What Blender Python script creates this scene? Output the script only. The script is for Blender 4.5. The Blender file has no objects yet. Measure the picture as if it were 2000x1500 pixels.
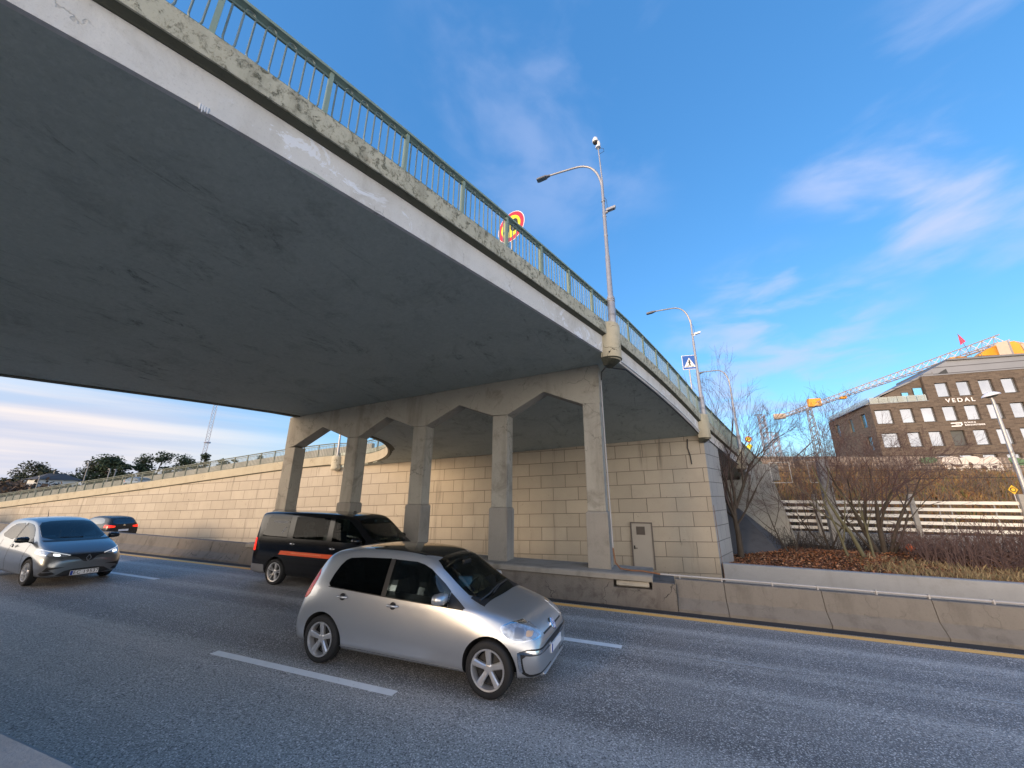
import bpy, bmesh, math, random
from mathutils import Vector, Matrix, noise
random.seed(7)
R_ = math.radians
scene = bpy.context.scene
COL = scene.collection

# ------------------------------------------------------------------ camera
CAM_H = 2.1807
GR = -0.0123            # gentle grade of the motorway along x
cr = Vector((0.938, 0.34658, 0.00643)); cu = Vector((0.09404, -0.27229, 0.95761)); cf = Vector((-0.33364, 0.89763, 0.288))
cam_d = bpy.data.cameras.new('camera'); cam = bpy.data.objects.new('camera', cam_d); COL.objects.link(cam)
cam.matrix_world = Matrix(((cr.x, cu.x, -cf.x, 0), (cr.y, cu.y, -cf.y, 0), (cr.z, cu.z, -cf.z, CAM_H), (0, 0, 0, 1)))
cam_d.sensor_width = 36; cam_d.lens = 13.449; cam_d.clip_start = 0.05; cam_d.clip_end = 3000
scene.camera = cam
scene.render.resolution_x = 1024; scene.render.resolution_y = 768

# ------------------------------------------------------------------ sky and sun
SUN_EL = R_(9.5); sun_dir = Vector((-0.46, -0.89, 0)).normalized()      # horizontal direction towards the sun
to_sun = Vector((sun_dir.x * math.cos(SUN_EL), sun_dir.y * math.cos(SUN_EL), math.sin(SUN_EL)))
W = bpy.data.worlds.new('World'); scene.world = W; W.use_nodes = True
nt = W.node_tree; N = nt.nodes; Lk = nt.links; N.clear()
out = N.new('ShaderNodeOutputWorld'); bg = N.new('ShaderNodeBackground'); bg.inputs[1].default_value = 0.15
sky = N.new('ShaderNodeTexSky'); sky.sky_type = 'NISHITA'; sky.sun_disc = False
sky.sun_elevation = SUN_EL; sky.sun_rotation = math.atan2(to_sun.x, to_sun.y)
sky.air_density = 1.0; sky.dust_density = 0.6; sky.ozone_density = 2.0
hs = N.new('ShaderNodeHueSaturation'); hs.inputs['Saturation'].default_value = 1.15; hs.inputs['Hue'].default_value = 0.492
Lk.new(sky.outputs[0], hs.inputs['Color'])
tc = N.new('ShaderNodeTexCoord')
def wmath(op, a, b=None, clamp=False):
    m = N.new('ShaderNodeMath'); m.operation = op; m.use_clamp = clamp
    for i, v in enumerate((a, b)):
        if v is None: continue
        if isinstance(v, (int, float)): m.inputs[i].default_value = v
        else: Lk.new(v, m.inputs[i])
    return m.outputs[0]
def wnoise(scale, stretch, rot=(0, 0, 0), detail=5):
    mp = N.new('ShaderNodeMapping'); mp.inputs['Scale'].default_value = stretch; mp.inputs['Rotation'].default_value = rot
    Lk.new(tc.outputs['Generated'], mp.inputs[0])
    n = N.new('ShaderNodeTexNoise'); n.inputs['Scale'].default_value = scale; n.inputs['Detail'].default_value = detail
    n.inputs['Distortion'].default_value = 0.3
    Lk.new(mp.outputs[0], n.inputs['Vector']); return n.outputs[0]
def spot(d, c0, c1):      # soft round region of the sky round the direction d
    v = N.new('ShaderNodeVectorMath'); v.operation = 'DOT_PRODUCT'; v.inputs[1].default_value = Vector(d).normalized()
    Lk.new(tc.outputs['Generated'], v.inputs[0])
    mr = N.new('ShaderNodeMapRange'); mr.interpolation_type = 'SMOOTHSTEP'
    mr.inputs['From Min'].default_value = c0; mr.inputs['From Max'].default_value = c1
    Lk.new(v.outputs['Value'], mr.inputs['Value']); return mr.outputs[0]
def ramp01(v, a, b):
    mr = N.new('ShaderNodeMapRange'); mr.interpolation_type = 'SMOOTHSTEP'
    mr.inputs['From Min'].default_value = a; mr.inputs['From Max'].default_value = b
    Lk.new(v, mr.inputs['Value']); return mr.outputs[0]
def wmix(fac, c1, c2):
    m = N.new('ShaderNodeMixRGB'); Lk.new(fac, m.inputs[0])
    for i, c in ((1, c1), (2, c2)):
        if isinstance(c, tuple): m.inputs[i].default_value = c
        else: Lk.new(c, m.inputs[i])
    return m.outputs[0]
FLAT = 0.45; SKYC = (0.25, 0.90, 2.1, 1)
flat = N.new('ShaderNodeMixRGB'); flat.inputs[0].default_value = FLAT; Lk.new(hs.outputs[0], flat.inputs[1]); flat.inputs[2].default_value = SKYC
tint = N.new('ShaderNodeMixRGB'); tint.blend_type = 'MULTIPLY'; tint.inputs[0].default_value = 1.0; Lk.new(flat.outputs[0], tint.inputs[1]); tint.inputs[2].default_value = (0.36, 0.42, 0.48, 1)
col = tint.outputs[0]
# thin wisps high on the right
n1 = ramp01(wnoise(3.6, (1, 1, 2.6), (0.5, 0.35, 0.2), 7), 0.46, 0.76)
m1 = wmath('MULTIPLY', n1, spot((0.50, 0.68, 0.52), 0.955, 0.998))
n1b = ramp01(wnoise(3.4, (1.3, 1, 2.4), (0.1, 0.9, 1.2), 6), 0.46, 0.75)
m1b = wmath('MULTIPLY', wmath('MULTIPLY', n1b, spot((-0.13, 0.583, 0.802), 0.93, 0.995)), 0.32)
n1c = ramp01(wnoise(6.0, (1, 1, 3.0), (0, 0.4, 0.4), 6), 0.42, 0.7)
m1c = wmath('MULTIPLY', wmath('MULTIPLY', n1c, spot((0.26, 0.92, 0.29), 0.965, 0.996)), 0.7)
mA = wmath('ADD', wmath('ADD', m1, m1b), m1c, True)
mA = wmath('MULTIPLY', mA, 1.0, True)
# veil of low cloud on the left
sep = N.new('ShaderNodeSeparateXYZ'); Lk.new(tc.outputs['Generated'], sep.inputs[0])
n2 = wnoise(2.2, (1.2, 0.9, 12.0), (0, 0.05, 0), 5)
left = ramp01(sep.outputs[0], -0.62, -0.97)
low = ramp01(wmath('ADD', sep.outputs[2], wmath('MULTIPLY', wmath('SUBTRACT', n2, 0.5), 0.16)), 0.26, 0.10)
mB = wmath('MULTIPLY', wmath('MULTIPLY', left, low), 1.0, True)
band = ramp01(wnoise(1.6, (0.8, 0.8, 16.0), (0, 0.07, 0), 4), 0.38, 0.62)
# lit cloud bank behind the camera
back = wmath('MULTIPLY', ramp01(sep.outputs[1], 0.05, -0.45), ramp01(wmath('ADD', sep.outputs[2], wmath('MULTIPLY', wmath('SUBTRACT', wnoise(2.5, (1, 1, 4.0)), 0.5), 0.5)), 0.75, 0.05))
col = wmix(mA, col, (0.72, 0.84, 1.22, 1))
veil = wmix(band, (0.80, 0.84, 1.02, 1), (1.22, 1.10, 1.06, 1))
col = wmix(mB, col, veil)
col = wmix(back, col, (4.5, 3.95, 3.35, 1))
Lk.new(col, bg.inputs[0]); Lk.new(bg.outputs[0], out.inputs[0])

sl = bpy.data.lights.new('sun', 'SUN'); sl.energy = 0.72; sl.angle = R_(25); sl.color = (1.0, 0.70, 0.42)
so = bpy.data.objects.new('sun', sl); COL.objects.link(so); so.rotation_euler = to_sun.to_track_quat('Z', 'Y').to_euler()
scene.view_settings.view_transform = 'Standard'; scene.view_settings.look = 'None'
scene.view_settings.gamma = 1; scene.view_settings.exposure = 2.5
scene.render.engine = 'CYCLES'
scene.cycles.max_bounces = 6; scene.cycles.diffuse_bounces = 4; scene.cycles.glossy_bounces = 4

# ------------------------------------------------------------------ materials
def rgb(*a): return (a[0], a[1], a[2], 1)
class Mat:
    def __init__(s, name, rough=0.8, metallic=0.0, spec=0.5):
        s.m = bpy.data.materials.new(name); s.m.use_nodes = True; s.nt = s.m.node_tree
        s.b = s.nt.nodes['Principled BSDF']; s.b.inputs['Roughness'].default_value = rough
        s.b.inputs['Metallic'].default_value = metallic; s.b.inputs['Specular IOR Level'].default_value = spec
        s.tc = s.nt.nodes.new('ShaderNodeTexCoord')
    def vec(s, scale=(1, 1, 1), rot=(0, 0, 0), loc=(0, 0, 0), src=None):
        mp = s.nt.nodes.new('ShaderNodeMapping'); mp.inputs['Scale'].default_value = scale
        mp.inputs['Rotation'].default_value = rot; mp.inputs['Location'].default_value = loc
        s.nt.links.new(src if src else s.tc.outputs['Object'], mp.inputs[0]); return mp.outputs[0]
    def noise(s, scale, detail=4, rough=0.55, stretch=(1, 1, 1), dist=0.0, rot=(0, 0, 0), src=None):
        n = s.nt.nodes.new('ShaderNodeTexNoise'); n.inputs['Scale'].default_value = scale
        n.inputs['Detail'].default_value = detail; n.inputs['Roughness'].default_value = rough; n.inputs['Distortion'].default_value = dist
        s.nt.links.new(s.vec(stretch, rot, src=src), n.inputs['Vector']); return n.outputs[0]
    def voro(s, scale, stretch=(1, 1, 1), feature='F1', src=None):
        n = s.nt.nodes.new('ShaderNodeTexVoronoi'); n.inputs['Scale'].default_value = scale; n.feature = feature
        s.nt.links.new(s.vec(stretch, src=src), n.inputs['Vector']); return n.outputs['Distance']
    def ramp(s, v, a, b, smooth=True):
        mr = s.nt.nodes.new('ShaderNodeMapRange'); mr.interpolation_type = 'SMOOTHSTEP' if smooth else 'LINEAR'
        mr.inputs['From Min'].default_value = a; mr.inputs['From Max'].default_value = b
        s.nt.links.new(v, mr.inputs['Value']); return mr.outputs[0]
    def mix(s, f, a, b, mode='MIX'):
        m = s.nt.nodes.new('ShaderNodeMixRGB'); m.blend_type = mode
        for i, c in ((0, f), (1, a), (2, b)):
            if isinstance(c, (int, float)): m.inputs[i].default_value = c
            elif isinstance(c, tuple): m.inputs[i].default_value = rgb(*c)
            else: s.nt.links.new(c, m.inputs[i])
        return m.outputs[0]
    def math(s, op, a, b=None, clamp=False):
        m = s.nt.nodes.new('ShaderNodeMath'); m.operation = op; m.use_clamp = clamp
        for i, v in enumerate((a, b)):
            if v is None: continue
            if isinstance(v, (int, float)): m.inputs[i].default_value = v
            else: s.nt.links.new(v, m.inputs[i])
        return m.outputs[0]
    def color(s, c):
        if isinstance(c, tuple): s.b.inputs['Base Color'].default_value = rgb(*c)
        else: s.nt.links.new(c, s.b.inputs['Base Color'])
        return s
    def rough(s, v): s.nt.links.new(v, s.b.inputs['Roughness']); return s
    def bump(s, h, dist=0.01, strength=0.6):
        b = s.nt.nodes.new('ShaderNodeBump'); b.inputs['Distance'].default_value = dist; b.inputs['Strength'].default_value = strength
        s.nt.links.new(h, b.inputs['Height']); s.nt.links.new(b.outputs[0], s.b.inputs['Normal']); return s
    def sepxyz(s, src=None):
        n = s.nt.nodes.new('ShaderNodeSeparateXYZ'); s.nt.links.new(src if src else s.tc.outputs['Object'], n.inputs[0]); return n.outputs
    def comb(s, x, y, z):
        n = s.nt.nodes.new('ShaderNodeCombineXYZ')
        for i, v in enumerate((x, y, z)):
            if isinstance(v, (int, float)): n.inputs[i].default_value = v
            else: s.nt.links.new(v, n.inputs[i])
        return n.outputs[0]

def plain(name, c, rough=0.6, metallic=0.0, spec=0.5, vary=0.12, scale=3.0, coat=0.0, bump=0.0):
    m = Mat(name, rough, metallic, spec)
    n = m.noise(scale, 4)
    m.color(m.mix(n, tuple(x * (1 - vary) for x in c), tuple(min(1, x * (1 + vary)) for x in c)))
    if coat: m.b.inputs['Coat Weight'].default_value = coat; m.b.inputs['Coat Roughness'].default_value = 0.03
    if bump: m.bump(m.noise(scale * 12, 3), 0.004, bump)
    return m.m
def emit(name, c, strength, base=(0.8, 0.8, 0.8)):
    m = Mat(name, 0.2); m.color(base); m.b.inputs['Emission Color'].default_value = rgb(*c); m.b.inputs['Emission Strength'].default_value = strength
    return m.m

def concrete(name, base, dark, stain=0.5, streak=0.0, scale=1.0, crack=0.0, pores=True, lichen=None, patch=None, lines=0.0, bumpd=0.012, soff=False):
    m = Mat(name, 0.85, spec=0.3)
    c = m.mix(m.noise(0.9 * scale, 6, 0.65), tuple(x * 0.8 for x in base), tuple(min(1, x * 1.15) for x in base))
    c = m.mix(m.math('MULTIPLY', m.ramp(m.noise(1.7 * scale, 8, 0.7, dist=0.6), 0.50, 0.72), stain), c, dark)
    if soff:
        sv = m.ramp(m.noise(1.9, 10, 0.78, (1, 0.28, 1), dist=0.9, rot=(0, 0, 0.35)), 0.54, 0.70)
        c = m.mix(m.math('MULTIPLY', sv, 0.75), c, tuple(x * 0.55 for x in dark))
        fl = m.math('MULTIPLY', m.ramp(m.noise(2.6, 9, 0.8, (1, .6, 1), dist=0.4), 0.52, 0.70), m.ramp(m.noise(0.28, 3), 0.49, 0.60)); c = m.mix(m.math('MULTIPLY', fl, 0.8), c, tuple(x * 0.35 for x in dark))
        c = m.mix(m.math('MULTIPLY', m.ramp(m.noise(12, 6, 0.8), 0.4, 0.7), 0.4), c, tuple(x * 1.3 for x in base))
    if streak:
        st = m.ramp(m.noise(2.2 * scale, 5, 0.6, (1, 1, 0.12)), 0.5, 0.75)
        c = m.mix(m.math('MULTIPLY', st, streak), c, dark)
    c = m.mix(m.math('MULTIPLY', m.ramp(m.noise(38 * scale, 3), 0.55, 0.75), 0.35), c, tuple(x * 0.6 for x in base))
    h = m.noise(26 * scale, 5, 0.7)
    if crack:
        v = m.nt.nodes.new('ShaderNodeTexVoronoi'); v.feature = 'DISTANCE_TO_EDGE'; v.inputs['Scale'].default_value = 1.5 * scale
        nz = m.nt.nodes.new('ShaderNodeTexNoise'); nz.inputs['Scale'].default_value = 3.0; nz.inputs['Detail'].default_value = 5
        m.nt.links.new(m.tc.outputs['Object'], nz.inputs['Vector'])
        av = m.nt.nodes.new('ShaderNodeMixRGB'); av.blend_type = 'ADD'; av.inputs[0].default_value = 0.55
        m.nt.links.new(m.tc.outputs['Object'], av.inputs[1]); m.nt.links.new(nz.outputs['Color'], av.inputs[2])
        m.nt.links.new(av.outputs[0], v.inputs['Vector'])
        ck = m.math('MULTIPLY', m.ramp(v.outputs['Distance'], 0.016, 0.003), m.ramp(m.noise(1.1, 2), 0.50, 0.60))
        c = m.mix(m.math('MULTIPLY', ck, crack), c, (0.03, 0.028, 0.025))
        h = m.math('SUBTRACT', h, ck)
    if pores:
        p = m.ramp(m.voro(9 * scale), 0.06, 0.03); c = m.mix(m.math('MULTIPLY', p, 0.6), c, (0.05, 0.045, 0.04))
    if lichen:
        lc = m.math('MULTIPLY', m.ramp(m.noise(11, 11, 0.82, (1, 1, 0.75), dist=0.4), 0.50, 0.60), m.ramp(m.noise(1.2, 4, 0.7), 0.22, 0.50))
        c = m.mix(m.math('MULTIPLY', lc, 0.85), c, lichen)
        ru = m.ramp(m.noise(1.3, 4), 0.62, 0.74); c = m.mix(m.math('MULTIPLY', ru, 0.5), c, (0.30, 0.17, 0.07))
        h = m.math('ADD', h, lc)
    if patch:
        pc = m.math('MULTIPLY', m.ramp(m.noise(2.3, 8, 0.75, (1, 0.6, 1), dist=0.8), 0.555, 0.585), m.ramp(m.noise(0.5, 2), 0.44, 0.56))
        c = m.mix(m.math('MULTIPLY', pc, 0.8), c, patch)
    if lines:      # board marks of the formwork
        z = m.sepxyz(); w = m.nt.nodes.new('ShaderNodeTexWave'); w.wave_type = 'BANDS'; w.bands_direction = 'Z'; w.inputs['Scale'].default_value = lines
        w.inputs['Distortion'].default_value = 0.4
        m.nt.links.new(m.tc.outputs['Object'], w.inputs['Vector'])
        l = m.ramp(w.outputs['Fac'], 0.04, 0.0); c = m.mix(m.math('MULTIPLY', l, 0.5), c, dark); h = m.math('SUBTRACT', h, l)
    m.color(c).bump(h, bumpd, 0.55)
    return m.m

M = {}
M['soffit'] = concrete('soffit_concrete', (0.44, 0.475, 0.425), (0.19, 0.20, 0.175), 0.5, 0, 0.55, pores=False, bumpd=0.03, soff=True)
M['fascia'] = concrete('painted_fascia', (0.66, 0.64, 0.61), (0.36, 0.33, 0.28), 0.35, 0.3, 1.0, crack=0.3, patch=(0.78, 0.80, 0.85), pores=False)
M['edge'] = concrete('edge_beam_concrete', (0.52, 0.49, 0.38), (0.20, 0.19, 0.14), 0.7, 0.5, 1.4, crack=0.9, lichen=(0.085, 0.085, 0.055))
M['ramp_edge'] = concrete('ramp_edge_concrete', (0.42, 0.37, 0.27), (0.30, 0.25, 0.17), 0.5, 0.4, 1.0, crack=0.6)
M['groove'] = concrete('shaded_groove_concrete', (0.10, 0.10, 0.075), (0.03, 0.03, 0.02), 0.7, 0, 1.5, pores=False)  # dark green underside; the overhang's shadow line is painted into the tone
M['corbel'] = concrete('corbel_concrete', (0.52, 0.47, 0.35), (0.22, 0.20, 0.15), 0.5, 0.4, 1.2, crack=1.0)
M['pier'] = concrete('pier_concrete', (0.34, 0.325, 0.285), (0.12, 0.105, 0.085), 0.6, 0.5, 1.0, crack=0.45, lines=0.0)
M['pier_base'] = concrete('pier_base_concrete', (0.265, 0.25, 0.225), (0.10, 0.09, 0.075), 0.4, 0.6, 1.0)
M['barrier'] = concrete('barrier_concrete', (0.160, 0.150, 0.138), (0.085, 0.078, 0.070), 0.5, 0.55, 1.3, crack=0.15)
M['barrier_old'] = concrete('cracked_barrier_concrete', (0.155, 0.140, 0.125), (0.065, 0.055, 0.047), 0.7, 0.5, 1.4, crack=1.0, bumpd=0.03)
M['light_concrete'] = concrete('light_concrete', (0.30, 0.31, 0.32), (0.20, 0.20, 0.19), 0.45, 0.3, 1.0, pores=False)
M['abutment'] = concrete('abutment_concrete', (0.40, 0.40, 0.37), (0.2, 0.2, 0.18), 0.4, 0.3, 0.8)
M['niche'] = concrete('niche_concrete', (0.36, 0.34, 0.30), (0.10, 0.09, 0.07), 0.5, 0.3, 2.0)

def masonry(name, base, var, joint, stains):
    m = Mat(name, 0.88, spec=0.25)
    o = m.sepxyz()
    u_ = m.math('ADD', o[0], o[1])
    v_ = m.math('SUBTRACT', o[2], m.math('MULTIPLY', o[0], 0.032))
    wob = m.math('MULTIPLY', m.math('SUBTRACT', m.noise(1.2, 3), 0.5), 0.012)
    vec = m.comb(m.math('ADD', u_, wob), m.math('ADD', m.math('SUBTRACT', v_, 0.10), wob), 0.0)
    br = m.nt.nodes.new('ShaderNodeTexBrick'); br.offset = 0.5
    br.inputs['Scale'].default_value = 1.0; br.inputs['Brick Width'].default_value = 1.10; br.inputs['Row Height'].default_value = 0.542
    br.inputs['Mortar Size'].default_value = 0.012; br.inputs['Mortar Smooth'].default_value = 0.25; br.inputs['Bias'].default_value = 0.0
    br.inputs['Color1'].default_value = rgb(*base); br.inputs['Color2'].default_value = rgb(*var); br.inputs['Mortar'].default_value = rgb(*joint)
    m.nt.links.new(vec, br.inputs['Vector'])
    c = br.outputs['Color']
    soot = m.ramp(o[2], 0.7, -0.6); c = m.mix(m.math('MULTIPLY', m.math('MULTIPLY', soot, m.noise(1.5, 6, 0.7)), 0.9), c, tuple(x * 0.5 for x in base))
    c = m.mix(m.math('MULTIPLY', m.ramp(m.noise(1.3, 7, 0.65), 0.35, 0.75), 0.35), c, tuple(x * 0.72 for x in base))
    c = m.mix(m.math('MULTIPLY', m.ramp(m.noise(30, 3), 0.58, 0.72), 0.35), c, tuple(x * 0.5 for x in base))
    # run-down stains and spalled patches
    st = m.math('MULTIPLY', m.ramp(m.noise(2.6, 6, 0.7, (1, 1, 0.06)), 0.55, 0.78), m.ramp(m.noise(0.22, 2), 0.38, 0.62))
    c = m.mix(m.math('MULTIPLY', st, stains), c, tuple(x * 0.38 for x in base))
    sp = m.math('MULTIPLY', m.ramp(m.noise(3.5, 9, 0.8, dist=1.2), 0.60, 0.64), m.ramp(m.noise(0.3, 2), 0.53, 0.62))
    c = m.mix(m.math('MULTIPLY', sp, 0.65 * stains), c, tuple(x * 0.42 for x in base))
    po = m.ramp(m.voro(3.1), 0.05, 0.03); c = m.mix(m.math('MULTIPLY', po, 0.6), c, (0.07, 0.055, 0.04))
    h = m.math('SUBTRACT', m.math('MULTIPLY', m.noise(22, 5, 0.7), 0.35), br.outputs['Fac'])
    h = m.math('SUBTRACT', h, m.math('MULTIPLY', sp, 0.6))
    m.color(c).bump(h, 0.02, 0.7)
    return m.m
M['masonry'] = masonry('masonry_blocks', (0.45, 0.395, 0.315), (0.39, 0.34, 0.268), (0.15, 0.125, 0.10), 1.25)
M['masonry_grey'] = masonry('grey_masonry_blocks', (0.37, 0.37, 0.36), (0.33, 0.33, 0.33), (0.12, 0.12, 0.12), 1.0)

def asphalt():
    m = Mat('asphalt', 0.62, spec=0.5)
    o = m.sepxyz()
    base = m.mix(m.noise(0.35, 5, 0.6), (0.181, 0.172, 0.165), (0.260, 0.248, 0.232))
    # lane wear: wheel tracks polished darker, strips between them lighter, all running along the road
    tr = m.noise(1.0, 4, 0.6, (0.025, 1.5, 0.03))
    c = m.mix(m.math('MULTIPLY', m.ramp(tr, 0.42, 0.60), 1.0), base, (0.380, 0.364, 0.347))
    wheel = m.ramp(m.math('ABSOLUTE', m.math('SUBTRACT', o[1], 8.55)), 0.42, 0.1)
    wheel2 = m.ramp(m.math('ABSOLUTE', m.math('SUBTRACT', o[1], 7.35)), 0.38, 0.1)
    wheel3 = m.ramp(m.math('ABSOLUTE', m.math('SUBTRACT', o[1], 5.0)), 0.5, 0.15)
    wheel4 = m.ramp(m.math('ABSOLUTE', m.math('SUBTRACT', o[1], 6.45)), 0.42, 0.12)
    wheel3 = m.math('ADD', wheel3, wheel4, True)
    ww = m.math('MULTIPLY', m.math('ADD', m.math('ADD', wheel, wheel2), wheel3, True), 0.72)
    c = m.mix(ww, c, (0.122, 0.116, 0.112))
    near = m.ramp(m.math('SUBTRACT', o[1], m.math('MULTIPLY', m.noise(0.8, 3), 0.3)), 4.05, 3.75)    # newer, paler surfacing of the near lane
    c = m.mix(m.math('MULTIPLY', near, 0.75), c, m.mix(m.noise(1.1, 4), (0.295, 0.291, 0.277), (0.416, 0.406, 0.383)))
    sp1 = m.ramp(m.noise(62, 2, 0.65), 0.52, 0.66); sp2 = m.ramp(m.noise(48, 3, 0.65), 0.50, 0.36)
    c = m.mix(m.math('MULTIPLY', sp1, 0.80), c, (0.937, 0.891, 0.852))
    c = m.mix(m.math('MULTIPLY', sp2, 0.80), c, (0.048, 0.046, 0.045))
    cr_ = m.nt.nodes.new('ShaderNodeTexVoronoi'); cr_.feature = 'DISTANCE_TO_EDGE'; cr_.inputs['Scale'].default_value = 0.33
    m.nt.links.new(m.vec((0.5, 1.3, 1)), cr_.inputs['Vector'])
    ck = m.math('MULTIPLY', m.ramp(cr_.outputs['Distance'], 0.0001, 0.0), m.ramp(m.noise(0.5, 3), 0.52, 0.6)); c = m.mix(m.math('MULTIPLY', ck, 0.6), c, (0.026, 0.026, 0.028))
    oil = m.math('MULTIPLY', m.ramp(m.noise(2.0, 6, 0.75), 0.60, 0.72), 0.45); c = m.mix(oil, c, (0.065, 0.065, 0.063))
    h = m.math('ADD', m.noise(70, 3, 0.6), m.math('MULTIPLY', m.noise(9, 3), 0.4))
    m.color(c).bump(h, 0.012, 0.75)
    m.rough(m.mix(tr, (0.50, 0.50, 0.50), (0.68, 0.68, 0.68)))
    return m.m
M['asphalt'] = asphalt()
def worn_paint(name, c):
    m = Mat(name, 0.6)
    w = m.ramp(m.noise(30, 5, 0.7), 0.28, 0.36)
    m.color(m.mix(w, (0.10, 0.10, 0.11), m.mix(m.noise(8, 4), tuple(x * 0.8 for x in c), c))).bump(m.noise(70, 3), 0.006, 0.5); return m.m
M['white_paint'] = worn_paint('white_road_paint', (0.90, 0.90, 0.90))
M['thin_paint'] = worn_paint('thin_road_paint', (0.42, 0.43, 0.45))
M['yellow_paint'] = worn_paint('yellow_road_paint', (0.98, 0.55, 0.16))

def earth(name, a, b, c3, sc=2.0, bd=0.08):
    m = Mat(name, 0.95, spec=0.1)
    c = m.mix(m.noise(sc, 7, 0.7), a, b); c = m.mix(m.ramp(m.noise(sc * 7, 6, 0.8), 0.5, 0.62), c, c3)
    m.color(c).bump(m.noise(sc * 6, 7, 0.8), bd, 0.9); return m.m
M['leafmould'] = earth('leaf_mould', (0.055, 0.03, 0.017), (0.12, 0.055, 0.028), (0.19, 0.09, 0.045), 3)
M['brush'] = earth('dry_brush', (0.05, 0.036, 0.024), (0.13, 0.075, 0.035), (0.085, 0.055, 0.035), 0.9, 0.3)
M['ground'] = earth('field_earth', (0.06, 0.06, 0.035), (0.10, 0.085, 0.055), (0.07, 0.07, 0.04), 0.3, 0.1)
M['darkslope'] = concrete('slope_paving', (0.10, 0.10, 0.105), (0.05, 0.05, 0.05), 0.5, 0, 1.5, pores=False)
M['rail_green'] = plain('sage_green_paint', (0.235, 0.30, 0.235), 0.45, vary=0.15, scale=6)
M['rail_dark'] = plain('dark_green_paint', (0.10, 0.14, 0.11), 0.5, vary=0.15, scale=6)
M['wire'] = plain('grey_green_wire', (0.20, 0.25, 0.24), 0.4, 0.2)
M['ramp_rail'] = plain('ramp_rail_paint', (0.15, 0.165, 0.125), 0.6)
M['galv'] = plain('galvanised_steel', (0.36, 0.36, 0.38), 0.45, 0.5, vary=0.18, scale=9)
M['lamp_grey'] = plain('lamp_housing', (0.16, 0.165, 0.18), 0.5)
M['lens'] = plain('lamp_lens', (0.10, 0.12, 0.13), 0.15)
M['white_plastic'] = plain('white_plastic', (0.75, 0.76, 0.78), 0.4, vary=0.05)
M['black'] = plain('black_plastic', (0.012, 0.012, 0.013), 0.45, vary=0.3)
M['cable'] = plain('black_cable', (0.02, 0.02, 0.022), 0.5)
M['white_board'] = plain('white_fence_board', (0.78, 0.76, 0.70), 0.6, vary=0.10, scale=5)
M['grey_post'] = plain('grey_fence_post', (0.30, 0.29, 0.27), 0.7, vary=0.2)
M['pipe'] = plain('pale_conduit', (0.34, 0.34, 0.35), 0.5)
M['rust'] = plain('rusty_pipe', (0.19, 0.09, 0.045), 0.8, vary=0.35, scale=8)
M['door'] = plain('door_paint', (0.36, 0.325, 0.275), 0.55, vary=0.08, scale=2)
M['door_dark'] = plain('door_frame_steel', (0.13, 0.11, 0.095), 0.6)

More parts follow.
